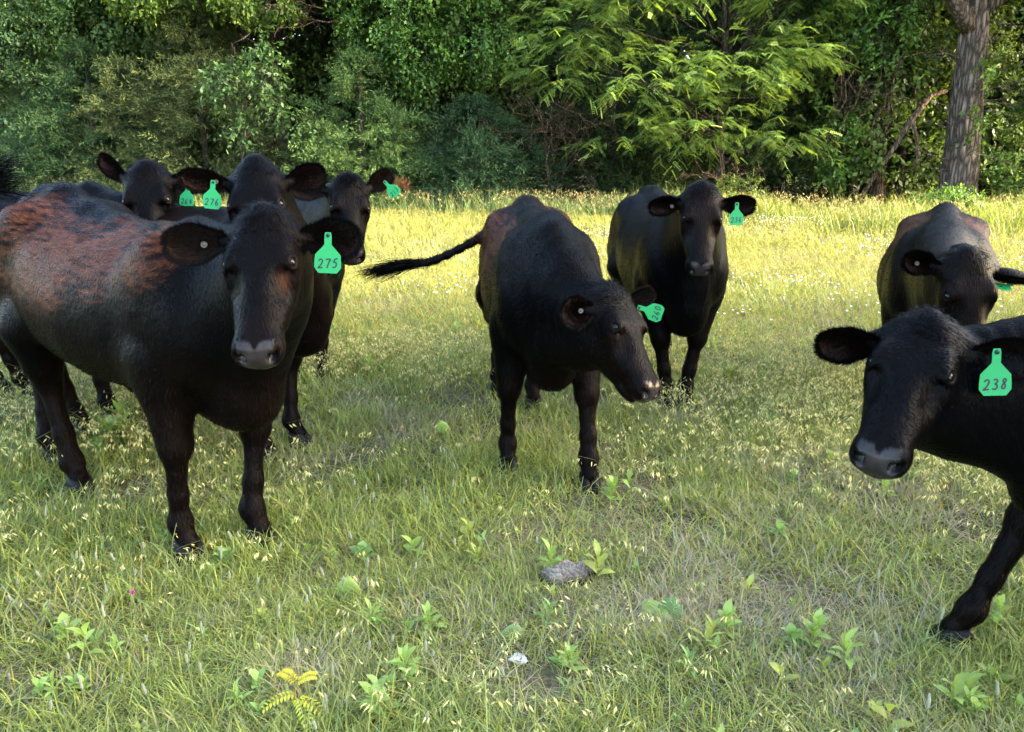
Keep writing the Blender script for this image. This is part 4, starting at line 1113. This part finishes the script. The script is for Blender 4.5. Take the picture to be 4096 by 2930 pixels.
    F.ell((-.62 * s, 0, .50 * s), (.05 * s, .025 * s, .035 * s), .04)
    # --- legs
    flow = []
    hoofs = []
    for i, y in ((0, 1), (1, -1)):
        f = ft[i]; sh = np.array([-.03 * s, y * .175 * s, .72 * s])
        fet = f + np.array([-.035, 0, .135]) * s; knee = sh * .47 + fet * .53 + np.array([.02, 0, .02]) * s
        F.cone(sh, knee, .082 * s, .049 * s, .06)
        F.cone(sh + np.array([-.03, 0, .02]) * s, sh * .25 + knee * .75 + np.array([-.006, y * .005, 0]) * s, .084 * s, .048 * s, .06)
        F.ell(knee + np.array([.006, 0, 0]) * s, (.047 * s, .052 * s, .062 * s), .035)
        F.cone(knee, knee * .35 + fet * .65, .043 * s, .033 * s, .03)
        F.cone(knee * .35 + fet * .65, fet, .033 * s, .037 * s, .03)
        F.ell(fet, (.042 * s, .041 * s, .042 * s), .03)
        F.cone(fet, f + np.array([.005, 0, .065]) * s, .033 * s, .038 * s, .025)
        flow += [(sh, knee, knee - sh, .10), (knee, fet, fet - knee, .08)]
        hoofs.append((f, fet))
    for i, y in ((2, 1), (3, -1)):
        f = ft[i]; st = np.array([-.98 * s, y * .20 * s, .72 * s])
        fet = f + np.array([-.05, 0, .13]) * s
        hock = np.array([fet[0] - .10 * s, fet[1] * .75 + y * .16 * s * .25, .47 * s])
        but = np.array([-1.22 * s, y * .16 * s, .80 * s])
        F.cone(st, hock * .7 + st * .3, .115 * s, .065 * s, .07)
        F.cone(but, hock * .75 + but * .25, .10 * s, .048 * s, .06)
        F.cone(hock * .7 + st * .3, hock, .065 * s, .05 * s, .05)
        F.ell(hock, (.052 * s, .038 * s, .060 * s), .03)
        F.cone(hock, hock * .35 + fet * .65, .044 * s, .034 * s, .03)
        F.cone(hock * .35 + fet * .65, fet, .036 * s, .041 * s, .03)
        F.ell(fet, (.042 * s, .041 * s, .042 * s), .03)
        F.cone(fet, f + np.array([.005, 0, .065]) * s, .033 * s, .038 * s, .025)
        flow += [(st, hock, hock - st, .10), (hock, fet, fet - hock, .08)]
        hoofs.append((f, fet))
    flow += [(np.array([.1 * s, 0, 1.0 * s]), np.array([-1.3 * s, 0, 1.05 * s]), np.array([-1, 0, -.35]), .3),
             (np.array([.05 * s, 0, .7 * s]), np.array([-1.1 * s, 0, .65 * s]), np.array([-1, 0, -.9]), .25)]
    # --- head (t along a, sd_ sideways, u up from the forehead)
    hs_ = hs
    HT = np.array([-.045, -.02, .02, .07, .13, .19, .25, .31, .37, .43, .475, .505, .525, .535]) * hs_
    HTop = np.array([-.03, .005, .035, .048, .050, .048, .040, .030, .022, .018, .012, .000, -.018, -.035]) * hs_
    HBot = np.array([-.07, -.10, -.15, -.19, -.215, -.225, -.215, -.19, -.160, -.135, -.120, -.115, -.105, -.085]) * hs_
    HW = np.array([.035, .074, .102, .112, .116, .115, .110, .102, .092, .080, .078, .080, .070, .043]) * hs_
    Hc = P
    def headf(X, Y, Z):
        px, py, pz = X - Hc[0], Y - Hc[1], Z - Hc[2]
        t = px * a[0] + py * a[1] + pz * a[2]; q = px * sd_[0] + py * sd_[1] + pz * sd_[2]; w_ = px * u[0] + py * u[1] + pz * u[2]
        tp = np.interp(t, HT, HTop).astype(np.float32); bt = np.interp(t, HT, HBot).astype(np.float32); w = np.interp(t, HT, HW).astype(np.float32)
        cu = (tp + bt) * .5 + .22 * (tp - bt); un = np.where(w_ > cu, (w_ - cu) / (tp - cu), (w_ - cu) / (cu - bt))
        kt = np.interp(t / hs_, [0, .16, .27, .36, .44, .48], [.12, .10, .36, .34, .22, .04]); kb = np.interp(t / hs_, [0, .15, .3, .45], [.45, .28, .30, .42])
        wf = w * (1 - kb * np.clip(-un, 0, 1) ** 1.3 - kt * np.clip((un + .35) / 1.35, 0, 1) ** 1.2)
        n = (np.abs(q / wf) ** 2.4 + np.abs(un) ** 2.4) ** (1 / 2.4)
        d = (n - 1) * np.minimum(wf, .09)
        return np.maximum(d, np.maximum(t - HT[-1], HT[0] - t))
    hp = lambda t, q, w: P + (a * t + sd_ * q + u * w) * hs_
    cr = np.array([hp(t, q, w) for t in (-.06, .56) for q in (-.13, .13) for w in (-.25, .07)])
    F.put(cr.min(0), cr.max(0), .035, headf)
    AX = np.stack([a, sd_, u])
    H = hs_
    eyes = {}
    for y in (1, -1):
        en = nrm(sd_ * y * .80 + u * .58 + a * .08); ea = nrm(a * .92 - sd_ * y * .30 - u * .05); ea = nrm(ea - en * (ea @ en)); eb = np.cross(en, ea) ; eb = eb * np.sign(eb @ (u * .6 - a * .5))
        eyes[y] = (hp(.192, y * .0985, .012), en, ea, eb)
    for y in (1, -1):
        F.ell(hp(.172, y * .086, .022), (.044 * H, .020 * H, .020 * H), .05, AX)
        F.ell(hp(.200, y * .104, -.022), (.045 * H, .016 * H, .024 * H), .04, AX)      # brow / orbit
        F.ell(hp(.20, y * .066, -.135), (.095 * H, .036 * H, .075 * H), .05, AX)        # cheek
        F.cone(hp(.24, y * .085, -.055), hp(.38, y * .060, -.075), .020 * H, .014 * H, .03)
        F.ell(hp(.475, y * .040, -.040), (.048 * H, .040 * H, .042 * H), .025, AX)       # nostril wing
        F.cone(hp(.245, y * .092, .030), hp(.30, y * .088, .004), .010 * H, .010 * H, .05, 'sub')
    F.ell(hp(-.005 - dome * .5, 0, .0), ((.05 + dome) * H, (.055 + dome * .7) * H, .05 * H), .08, AX)      # poll
    F.ell(hp(.465, 0, -.060), (.060 * H, .078 * H, .052 * H), .02, AX)                  # muzzle pad
    F.ell(hp(.437, 0, -.132), (.068 * H, .056 * H, .034 * H), .015, AX)                  # lower jaw / chin
    F.cone(hp(.40, 0, -.13), hp(.20, 0, -.19), .040 * H, .050 * H, .04)
    for y in (1, -1):
        # mouth line, nostrils, eye sockets
        F.cone(hp(.520, y * .030, -.098), hp(.40, y * .076, -.104), .0065 * H, .005 * H, .006, 'sub')
        F.ell(hp(.524, y * .045, -.026), (.034 * H, .014 * H, .018 * H), .008, AX, 'sub')
        F.cone(hp(.512, y * .058, -.026), hp(.500, y * .076, -.006), .010 * H, .006 * H, .008, 'sub')
        ec, en, ea, eb = eyes[y]
        F.ell(ec + en * .012 * H, (.025 * H, .0165 * H, .020 * H), .008, np.stack([ea, eb, en]), 'sub')
        for q in range(7):
            t0, t1 = q / 7 * np.pi, (q + 1) / 7 * np.pi
            e = lambda tt, up, o: ec + (ea * (-.025 * math.cos(tt)) + eb * (up * math.sin(tt)) + en * (.009 + o * math.sin(tt))) * H
            F.cone(e(t0, .0185, .007), e(t1, .0185, .007), .0062 * H, .0062 * H, .010)
            F.cone(e(t0, -.0175, .004), e(t1, -.0175, .004), .0050 * H, .0050 * H, .010)
        F.cone(ec + (ea * .026 + en * .004 + eb * -.002) * H, ec + (ea * .045 + en * -.004 + eb * .002) * H, .006 * H, .003 * H, .010, 'sub')
    F.cone(hp(.522, .030, -.098), hp(.522, -.030, -.098), .007 * H, .007 * H, .006, 'sub')
    # --- neck
    A0 = np.array([-.02 * s, bend * .08, .95 * s - drop]); A3 = hp(.07, 0, -.10)
    d3 = np.linalg.norm(A3 - A0)
    A1 = A0 + np.array([.85, 0, .1]) * d3 * .45
    A2 = A3 - nrm(u * .75 - a * .30) * d3 * .30
    K = bez(A0, A1, A2, A3, 9)
    hh = np.interp(np.linspace(0, 1, 9), [0, .35, .7, 1], [.27, .225, .165, .115]) * s
    ww = np.interp(np.linspace(0, 1, 9), [0, .35, .7, 1], [.17, .135, .105, .085]) * s
    for i in range(8):
        T = nrm(K[i + 1] - K[i]); t = (i + .5) / 8
        S0 = nrm(np.array([0, 1, 0]) * (1 - t) + sd_ * t); S0 = nrm(S0 - T * (S0 @ T)); U0 = np.cross(T, S0)
        F.ecap(K[i], K[i + 1], S0, U0, ww[i], ww[i + 1], hh[i], hh[i + 1], .07)
        flow.append((K[i], K[i + 1], np.array(-T) + np.array([0, 0, -.8]), .16))
    # throat to brisket
    B0 = hp(.16, 0, -.20); B3 = np.array([.22 * s, 0, .66 * s]); B1 = B0 - u * .12 * s + np.array([0, 0, -.03]); B2 = B3 + np.array([.04, 0, .16]) * s
    KB = bez(B0, B1, B2, B3, 6)
    for i in range(5): F.cone(KB[i], KB[i + 1], (.045 + .006 * i) * s, (.051 + .006 * i) * s, .09)
    # --- ears stubs
    earspec = []
    for y, (e, n, Lr, Wr) in zip((1, -1), ears):
        e = dirl(e); n = dirl(n); n = nrm(n - e * (n @ e))
        b0 = hp(.055, y * .088, -.045)
        F.cone(b0 - e * .02, b0 + e * .05 * H, .040 * H, .030 * H, .04)
        earspec.append((b0 + e * .035 * H, e, n, .185 * H * Lr, .062 * H * Wr))
    # --- tail
    if tail is None:
        tp_ = [np.array([-1.33, 0, 1.16]) * s, np.array([-1.43, 0, 1.10]) * s, np.array([-1.47, .02, .85]) * s, np.array([-1.46, .03, .55]) * s]
        droop_tip = True
    else:
        tp_ = [np.array([-1.30, 0, 1.17]) * s] + [loc(t) for t in tail]
    tpath = smooth_path(tp_, 16)
    trad = np.interp(np.linspace(0, 1, 16), [0, .15, 1], [.045, .030, .014]) * s
    for i in range(15): F.cone(tpath[i], tpath[i + 1], trad[i], trad[i + 1], .025)
    V, Q, N = F.mesh()
    # --- surface relief: lumps and skin folds
    rel = (vnoise(V, 7, seed) - .5) * .010 + (vnoise(V, 19, seed + 1) - .5) * .004
    inhead = (V - P) @ a
    hm = sstep(.0, .12, inhead) * (np.linalg.norm(V - hp(.25, 0, -.08), axis=1) < .42)
    rel *= (1 - .75 * hm)
    if wrinkle:
        nk = np.exp(-(np.min([np.linalg.norm(V - k, axis=1) for k in K[2:7]], 0) / .25) ** 2) * (1 - hm)
        ph = (V[:, 0] * 85 + (vnoise(V, 5, 5) - .5) * 14)
        rel += wrinkle * .0035 * nk * np.sin(ph) * sstep(1.25 * s, .95 * s, V[:, 2])
    V = V + N * rel[:, None]
    # --- colours
    nv = len(V)
    stretch = V * np.array([.35, 1, 1.6])
    n1 = vnoise(V, 7, seed + 3) * .6 + vnoise(V * np.array([.5, 1, 1.3]), 22, seed + 5) * .4; n2 = vnoise(stretch, 60, seed + 4); n3 = vnoise(V, 3, seed + 9)
    black = np.array([.0011, .0010, .0013]) ; warm = np.array([.0042, .0024, .0018]); bl = np.array([.050, .0185, .0095])
    w1 = sstep(.35, .75, n3)[:, None]
    col = black * (1 - w1 * .6) + warm * w1 * .6
    leg = sstep(.62 * s, .45 * s, V[:, 2])
    col = col * (1 - .35 * leg[:, None]) + warm * .9 * .35 * leg[:, None]
    for (bc, br, st_) in brown:
        m = np.exp(-(((V - np.array(bc) * s) / (np.array(br) * s)) ** 2).sum(1) * 1.2)
        m = np.clip(m * 2.5 * (0.25 + 1.3 * n1) * (0.25 + 1.3 * n2) - .38, 0, 1) * st_
        m = m[:, None]
        col = col * (1 - m) + bl * m * (.7 + .6 * n2[:, None])
    tt = (V - P) @ a / H; qq = (V - P) @ sd_ / H; uu = (V - P) @ u / H
    for (t_, q_, u_, r_, k_) in hbrown:
        m = (k_ * np.exp(-(np.linalg.norm((V - hp(t_, q_, u_)) / np.array([1, 1, 1.6]), axis=1) / r_) ** 2))[:, None]; col = col * (1 - m) + bl * 1.6 * m
    skin = sstep(.466, .480, tt + .25 * (uu + .02) * (uu < -.02) + .25 * (np.abs(qq) - .035) - .02 * np.exp(-(qq / .012) ** 2) + .004 * (vnoise(V, 90, 7) - .5)) * sstep(-.118, -.10, uu) * sstep(.066, .052, np.abs(qq)) * (tt < .6) * (np.abs(qq) < .12) * (uu > -.2) * (uu < .1)
    pad = sstep(.060, .045, np.abs(qq) - .0) * sstep(.0, -.03, uu + .02 * 0)
    sc = np.array([.018, .0155, .0155]) * (.6 + .7 * vnoise(V, 60, 3)[:, None])
    sc = sc * (.45 + .75 * sstep(.072, .03, np.abs(qq))[:, None])
    for y in (1, -1):
        sc = sc * (1 - .85 * np.exp(-(np.linalg.norm(V - hp(.500, y * .047, -.028), axis=1) / (.017 * H)) ** 2))[:, None]
    col = col * (1 - skin[:, None]) + sc * skin[:, None]
    G = Geo()
    G.add(V, Q, None, col)
    skin_all = [skin]
    # --- ears
    ear_info = []
    for b0, e, n, L, W in earspec:
        bvec = np.cross(e, n); nl, nvv = 16, 13
        l = np.linspace(0, 1, nl)[:, None]; v = np.linspace(-1, 1, nvv)[None]
        prof = np.where(l < .5, .42 + .58 * sstep(0, .5, l), np.sqrt(np.clip(1 - ((l - .5) / .5) ** 2.3, 0, 1)))
        w = W * prof
        cup = np.interp(l, [0, .3, 1], [1.7, 1.0, .7]); C0 = (np.abs(v) ** 1.8) * w * cup
        curv = np.cos(v * np.interp(l, [0, .3, 1], [1.1, .55, .3]))
        pos = b0 + e * (L * l)[..., None] + bvec * (v * w * (.55 + .45 * curv))[..., None] + n * (C0 - .35 * w + .03 * l ** 2)[..., None]
        th_ = .0075 * np.sqrt(np.clip(1 - np.abs(v) ** 3, 0, 1)) * np.clip(prof * 1.4, 0, 1)
        back = pos - n * th_[..., None]
        g = (np.arange(nl - 1)[:, None] * nvv + np.arange(nvv - 1)[None])[..., None] + np.array([0, 1, nvv + 1, nvv])
        g = g.reshape(-1, 4)
        inner = pos.reshape(-1, 3); outer = back.reshape(-1, 3)
        vin = np.broadcast_to(np.abs(v), (nl, nvv)).reshape(-1); lin = np.broadcast_to(l, (nl, nvv)).reshape(-1)
        cin = np.array([.018, .009, .0065])[None] * (0.6 + .8 * vnoise(inner, 40, seed)[:, None])
        cin = cin * (1 - .5 * (vin[:, None] ** 2))
        G.add(inner, g, None, cin); G.add(outer, g[:, ::-1], None, black)
        skin_all += [np.zeros(len(inner)), np.zeros(len(outer))]
        # fringe and inner hair
        nh = int(1500 * (fur / 40000) + 500)
        def ear_pt(li, vi):
            x = np.clip(li * (nl - 1), 0, nl - 1.001); y_ = np.clip((vi + 1) / 2 * (nvv - 1), 0, nvv - 1.001); a0 = x.astype(int); b0_ = y_.astype(int); fx = (x - a0)[:, None]; fy = (y_ - b0_)[:, None]
            return (pos[a0, b0_] * (1 - fx) + pos[a0 + 1, b0_] * fx) * (1 - fy) + (pos[a0, b0_ + 1] * (1 - fx) + pos[a0 + 1, b0_ + 1] * fx) * fy
        li = rg.random(nh) ** .8; vi = np.sign(rg.random(nh) - .5) * (1 - .12 * rg.random(nh)); root_ = ear_pt(li, vi)
        D = bvec * (np.sign(vi) * (.9 - .6 * li))[:, None] + e * (.35 + .9 * li)[:, None] + n * .15 + rg.normal(0, .28, (nh, 3))
        strands(G, root_, D, .012 + .016 * rg.random(nh), .0012 * (h / .008), n, black * 1.1, .1); skin_all.append(np.zeros(nh * 5))
        nh2 = nh * 2
        li = .03 + .93 * rg.random(nh2) ** 1.2; vi = rg.uniform(-.97, .97, nh2); root_ = ear_pt(li, vi)
        D = e * .8 + bvec * (vi * .5)[:, None] + n * .22 + rg.normal(0, .25, (nh2, 3))
        strands(G, root_, D, .012 + .02 * rg.random(nh2), .0012 * (h / .008), n, black * 1.4 + np.array([.0022, .0008, 0]), .1); skin_all.append(np.zeros(nh2 * 5))
        ear_info.append((b0, e, n, bvec, L, W))
    # --- coat hair
    wsum = np.zeros(nv); fl = np.zeros((nv, 3))
    for p0, p1, d, k in flow:
        ab = p1 - p0; t = np.clip(((V - p0) @ ab) / (ab @ ab), 0, 1)
        dist = np.linalg.norm(V - p0 - t[:, None] * ab, axis=1)
        w = np.exp(-(dist / k) ** 2) + 1e-6; wsum += w; fl += w[:, None] * nrm(d)
    fl /= wsum[:, None]
    # on the face: down from the poll, out from a whorl between the eyes
    wh = hp(.20, 0, .05)
    fo = nrm(V - wh) * .9 + a * .35
    fl = fl * (1 - hm[:, None]) + fo * hm[:, None]
    jit = (np.stack([vnoise(V, 14, seed + 20 + i) for i in range(3)], 1) - .5) * .9 * curl
    fl = fl + jit
    ok = (skin < .1) & (V[:, 2] > .05)
    eyed = np.minimum(np.linalg.norm(V - eyes[1][0], axis=1), np.linalg.norm(V - eyes[-1][0], axis=1))
    ok &= eyed > .030 * H
    ch = rg.choice(np.flatnonzero(ok), fur)
    Nf = N[ch]; D = fl[ch]; D = D - Nf * (D * Nf).sum(1, keepdims=True); D = nrm(D) + rg.normal(0, .10, (fur, 3)) + Nf * .10
    root_ = V[ch] + np.cross(Nf, nrm(D)) * (rg.random(fur)[:, None] - .5) * h + nrm(D) * (rg.random(fur)[:, None] - .5) * h - Nf * .001
    pollm = np.exp(-(np.linalg.norm(V[ch] - hp(.04, 0, .03), axis=1) / .085) ** 2)
    Ln = (.012 + .020 * rg.random(fur) ** 2) * (1 - .45 * hm[ch]) + .018 * pollm * tuft
    Wd = (.0014 + .0016 * rg.random(fur)) * (h / .008)
    cl_ = vnoise(V[ch], 70, seed + 50); cc = col[ch] * (0.2 + 2.4 * rg.random(fur) ** 3 + 1.2 * cl_)[:, None]
    strands(G, root_, D, Ln, Wd, Nf, cc, .16 + .10 * pollm); skin_all.append(np.zeros(fur * 5))
    # --- poll tuft (forelock)
    nt_ = int(1500 * tuft)
    if nt_:
        q = rg.normal(0, .035, nt_); t = rg.normal(.005, .022, nt_)
        cl = rg.integers(0, 40, nt_); cd = rg.normal(0, .35, (40, 3))
        rt = np.array([hp(tt_, qq_, .035 - 6 * qq_ * qq_ - 3 * tt_ * tt_) for tt_, qq_ in zip(t, q)])
        D = a * .75 + u * .45 + sd_ * (q * 9)[:, None] + cd[cl] + rg.normal(0, .12, (nt_, 3))
        strands(G, rt, D, .018 + .026 * rg.random(nt_), .0014 * (h / .008), np.tile(u, (nt_, 1)), black * 1.2, .2, .25); skin_all.append(np.zeros(nt_ * 5))
    Va, Fa, Ca = G.arrays()
    mesh_np('body', Va, Fa, M_COAT, ow, Ca, fattr={'skin': np.concatenate(skin_all)})
    # --- eyes
    for y in (1, -1):
        ec, en, ea, eb = eyes[y]; c = ec + en * .0015 * H; r = .0225 * H; g = Geo()
        th = np.linspace(0, np.pi, 13)[:, None]; ph = np.linspace(0, 2 * np.pi, 18, endpoint=False)[None]
        S = c + r * np.stack([np.sin(th) * np.cos(ph), np.sin(th) * np.sin(ph), np.cos(th) + 0 * ph], -1)
        i = np.arange(12)[:, None] * 18; j = np.arange(18)[None]
        g.add(S.reshape(-1, 3), np.stack([i + j, i + 18 + j, i + 18 + (j + 1) % 18, i + (j + 1) % 18], -1).reshape(-1, 4))
        g.build('eye', M_EYE, ow)
    # --- hooves: two claws each
    for f, fet in hoofs:
        g = Geo()
        dirf = nrm(np.array([1.0, (f - np.array([0, 0, 0]))[1] * .0, 0]))
        for y in (1, -1):
            n = 14; an = np.linspace(0, 2 * np.pi, n, endpoint=False); rings = []
            for z, k, off in ((0.0, 1.0, .012), (.02, .98, .008), (.045, .88, .0), (.07, .70, -.012), (.078, .3, -.014)):
                x = np.cos(an); yy = np.sin(an)
                x = np.where(x > 0, x * 1.25, x * .85)
                rings.append(np.stack([f[0] + off * s + .052 * s * k * x, f[1] + y * (.027 * s) + .027 * s * k * yy - y * .006 * s * x * (x > 0), np.full(n, z * s)], -1))
            Vh = np.concatenate(rings); i = np.arange(4)[:, None] * n; j = np.arange(n)[None]
            Qh = np.stack([i + j, i + (j + 1) % n, i + n + (j + 1) % n, i + n + j], -1).reshape(-1, 4)
            g.add(Vh, Qh, np.stack([np.full(n - 2, 4 * n), 4 * n + np.arange(1, n - 1), 4 * n + np.arange(2, n)], -1))
        g.build('hoof', M_HOOF, ow)
    # --- tail switch
    g = Geo(); tv = nrm(tpath[-1] - tpath[-3]); nt_ = 800
    k = rg.integers(0, 26, nt_); cd = rg.normal(0, .16 if tail is None else tspread, (26, 3)); rt = tpath[-1] - tv * rg.random(nt_)[:, None] * .10 + rg.normal(0, .010, (nt_, 3))
    ln = (.18 + .16 * rg.random(nt_)) * s
    d = tv + cd[k] + rg.normal(0, .05, (nt_, 3)); pts0 = rt
    side = nrm(np.cross(d, rg.normal(0, 1, (nt_, 3)) + np.array([0, 1, .3])))
    seg = []
    wav = rg.uniform(-1, 1, (26, 3))
    for q in range(6):
        f_ = q / 5
        c = rt + nrm(d) * (ln * f_)[:, None] + wav[k] * (.035 * np.sin(f_ * 5 + k * 1.3) * f_)[:, None] + np.array([0, 0, -1.]) * ((0 if tail is None else .05) * f_ ** 2)
        wdt = .0017 * (1 - .75 * f_)
        seg += [c - side * wdt, c + side * wdt]
    Vs = np.stack(seg, 1).reshape(-1, 3); b = np.arange(nt_)[:, None, None] * 12 + np.arange(5)[None, :, None] * 2 + np.array([0, 1, 3, 2])
    g.add(Vs, b.reshape(-1, 4), None, black)
    o = g.build('tail_switch', M_COAT, ow)
    # --- tag and button
    if tag:
        side_i, text, posl, posv, tn, size = tag
        b0, e, n, bvec, L, W = ear_info[side_i]
        p = b0 + e * L * posl + bvec * W * posv + n * (.050)
        ear_tag(ow, p, dirl(tn), np.array([0, 0, -1.0]), text, size, tag_tilt, tshift)
    if button:
        side_i, posl, posv, bn = button
        b0, e, n, bvec, L, W = ear_info[side_i]
        p = b0 + e * L * posl + bvec * W * posv + n * (.016)
        g = Geo(); nn = dirl(bn); t1 = nrm(np.cross(nn, [0.2, .1, 1])); t2 = np.cross(nn, t1)
        an = np.linspace(0, 2 * np.pi, 20, endpoint=False); rings = []
        for r_, z_ in ((.0095, -.003), (.0105, .0), (.0098, .003), (.008, .0035), (.0075, .002), (.004, .002), (.0035, .005), (.0005, .006)):
            rings.append(p + r_ * (np.cos(an)[:, None] * t1 + np.sin(an)[:, None] * t2) + nn * z_)
        i = np.arange(7)[:, None] * 20; j = np.arange(20)[None]
        g.add(np.concatenate(rings), np.stack([i + j, i + (j + 1) % 20, i + 20 + (j + 1) % 20, i + 20 + j], -1).reshape(-1, 4))
        g.build('ear_button', M_BUTTON, ow)
    return ow

COW_SPECS = []
def cow(**k): COW_SPECS.append(k)

cow(label='nearest black cow on the left with rusty brown back, green ear tag 275', root=(-1.13, 2.83), head_dir=(.80, -.60),
    feet=[(-1.00, 2.77), (-1.24, 2.66), (-2.29, 3.60), (-1.98, 3.26)], P=(-.775, 2.44, 1.310), a=(.06, -.60, -.80), uh=(.03, -.85, .5), s=1.07, drop=.075, depth=.955, hs=.90, h=.0068,
    ears=[((.97, .05, -.06), (-.05, -1, .10), 1.08, 1.10), ((-.97, .05, -.10), (.1, -1, .05), 1.18, 1.06)],
    tag=(0, '275', .50, -.25, (.1, -1, .1), 1.05), button=(1, .42, -.1, (.0, -1, .1)), brown=[((-.66, -.30, 1.03), (.44, .28, .17), 1.0), ((-.25, -.2, 1.08), (.35, .25, .15), .8), ((-1.05, -.15, 1.16), (.3, .25, .10), .8)],
    hbrown=[(.25, .080, .0, .018, .35)], tspread=.20, tail=[(-2.40, 3.72, 1.20), (-2.46, 3.64, 1.26), (-2.43, 3.58, 1.33), (-2.38, 3.55, 1.36)], fur=90000, seed=11, fat=.94, tag_tilt=.06, wrinkle=.5)
cow(label='black cow with high domed forehead behind the rusty backed one, green tag 276', root=(-1.25, 3.88), head_dir=(1.0, -.28),
    feet=[(-1.14, 3.86), (-1.26, 3.67), (-2.26, 4.17), (-2.35, 3.99)], dome=.015, drop=.07, P=(-1.10, 3.42, 1.436), a=(.10, -.55, -.82), uh=(.08, -.9, .4), s=1.06, hs=.95, h=.009,
    ears=[((.90, .2, .22), (.1, -1, -.1), .95, 1.0), ((-.93, -.2, .20), (-.1, -1, -.05), 1.12, .78)],
    tag=(1, '276', .34, .2, (.05, -1, .1), 1.0), button=(1, .30, .1, (0, -1, .1)), brown=[], fur=30000, seed=12, tuft=.4, tag_tilt=.12)
cow(label='black cow furthest left with one ear raised, green tag starting 26', root=(-2.10, 4.62), head_dir=(1.0, -.05),
    feet=[(-2.0, 4.72), (-2.02, 4.50), (-3.26, 4.72), (-3.06, 4.68)], P=(-1.851, 4.02, 1.425), a=(.13, -.47, -.87), uh=(.15, -.95, .3), s=1.03, hs=.93, h=.009,
    ears=[((.92, .1, .0), (.1, -1, .1), 1.05, 1.0), ((-.66, .2, .62), (-.6, -1, .1), .95, .85)],
    tag=(0, '264', .48, .30, (-.15, -1, .1), 1.0), brown=[], fur=30000, seed=13, tag_tilt=.12)
cow(label='black cow with a pointed poll tuft behind the left group, green tag 213', root=(-1.42, 5.22), head_dir=(.42, -.9),
    feet=[(-1.31, 5.16), (-1.54, 5.20), (-1.80, 6.30), (-2.05, 6.20)], P=(-.955, 4.62, 1.350), a=(.10, -.48, -.86), uh=(.33, -.9, .3), s=1.02, hs=.93, h=.0095,
    ears=[((.70, .45, .50), (.5, -1, .1), 1.0, .9), ((-.95, .05, .05), (-.1, -1, .1), 1.2, 1.0)],
    tag=(0, '213', .62, .3, (.0, -1, .05), .95), brown=[], fur=30000, seed=14, tag_tilt=-.75, tuft=1.8)
cow(label='black cow in the middle, head lowered rightward, tail swung out to the left', root=(.17, 3.54), head_dir=(.08, -1.0),
    feet=[(.36, 3.31), (-.02, 3.51), (.13, 4.50), (-.09, 4.72)], P=(.40, 3.10, .95), a=(.36, -.55, -.76), uh=(.72, -.62, .45), s=.985, hs=.86, h=.0072,
    ears=[((.72, .55, .30), (.6, -.6, .2), .85, .62), ((-.80, -.35, -.02), (-.1, -1, .1), .85, 1.1)],
    tag=(0, '260', .22, .5, (.15, -1, .05), .95), button=(1, .38, .0, (0.2, -1, .2)), brown=[((-.75, .22, 1.05), (.42, .22, .2), .9), ((-.7, -.22, 1.0), (.5, .16, .25), .8), ((-1.1, 0, 1.2), (.2, .3, .1), .6)],
    tspread=.05, tail=[(-.05, 4.72, 1.12), (-.22, 4.68, 1.0), (-.47, 4.62, .885), (-.62, 4.60, .87)], fur=90000, seed=15, fat=.88, tag_tilt=-1.25, wrinkle=.6)
cow(label='black cow facing the camera right of the middle, white ear button, green tag 236', root=(1.02, 4.60), head_dir=(.02, -1.0),
    feet=[(1.06, 4.47), (.94, 4.46), (1.15, 5.55), (.90, 5.70)], P=(1.018, 4.22, 1.315), a=(-.06, -.42, -.90), uh=(-.03, -.95, .3), s=1.0, hs=.86, h=.0085,
    ears=[((.95, .1, -.06), (.1, -1, -.3), 1.12, 1.0), ((-.95, .05, -.12), (.0, -1, -.4), 1.05, .95)],
    tag=(0, '236', .42, -.3, (.05, -1, .05), 1.0), button=(1, .30, -.3, (0, -1, .1)), brown=[], fur=50000, seed=16, fat=.88)
cow(label='round bodied black cow grazing at the right rear with a brown tinged back', root=(2.36, 4.25), head_dir=(-.48, -.88),
    feet=[(2.42, 4.08), (2.17, 4.22), (3.08, 5.25), (2.82, 5.38)], tuft=.4, hook=.5, P=(2.04, 3.45, 1.06), a=(.0, -.32, -.95), uh=(-.05, -.95, .25), s=.93, hs=.95, h=.009,
    ears=[((.95, .0, -.10), (.1, -.3, -1), 1.15, .9), ((-.85, .1, .30), (-.2, -1, -.3), .9, .9)],
    tag=(0, '241', .6, .4, (.1, -.3, 1), 1.0), button=(1, .6, -.2, (0, -1, .0)), brown=[((-.6, .2, 1.1), (.5, .2, .2), .8), ((-.6, -.2, 1.1), (.5, .2, .2), .6)], fur=40000, seed=17, fat=1.06, tag_tilt=1.4)
cow(label='big headed black cow cut off by the right edge, green ear tag 238', root=(1.74, 2.02), head_dir=(-1.0, .10),
    feet=[(1.62, 1.72), (1.40, 2.12), (2.80, 1.65), (2.75, 1.95)], P=(1.16, 2.10, 1.040), a=(-.50, -.58, -.64), uh=(-.35, -.55, .75), s=.98, drop=.08, hs=.88, h=.0066,
    ears=[((.88, -.34, .03), (-.35, -.92, -.05), 1.05, 1.0), ((-.93, .30, .0), (-.2, -.9, -.4), 1.02, 1.05)],
    tag=(0, '238', .36, -.5, (-.1, -1, .1), 1.05), brown=[], fur=90000, seed=18, tag_tilt=-.05, wrinkle=1.6)
for spec in COW_SPECS:
    make_cow(**spec)
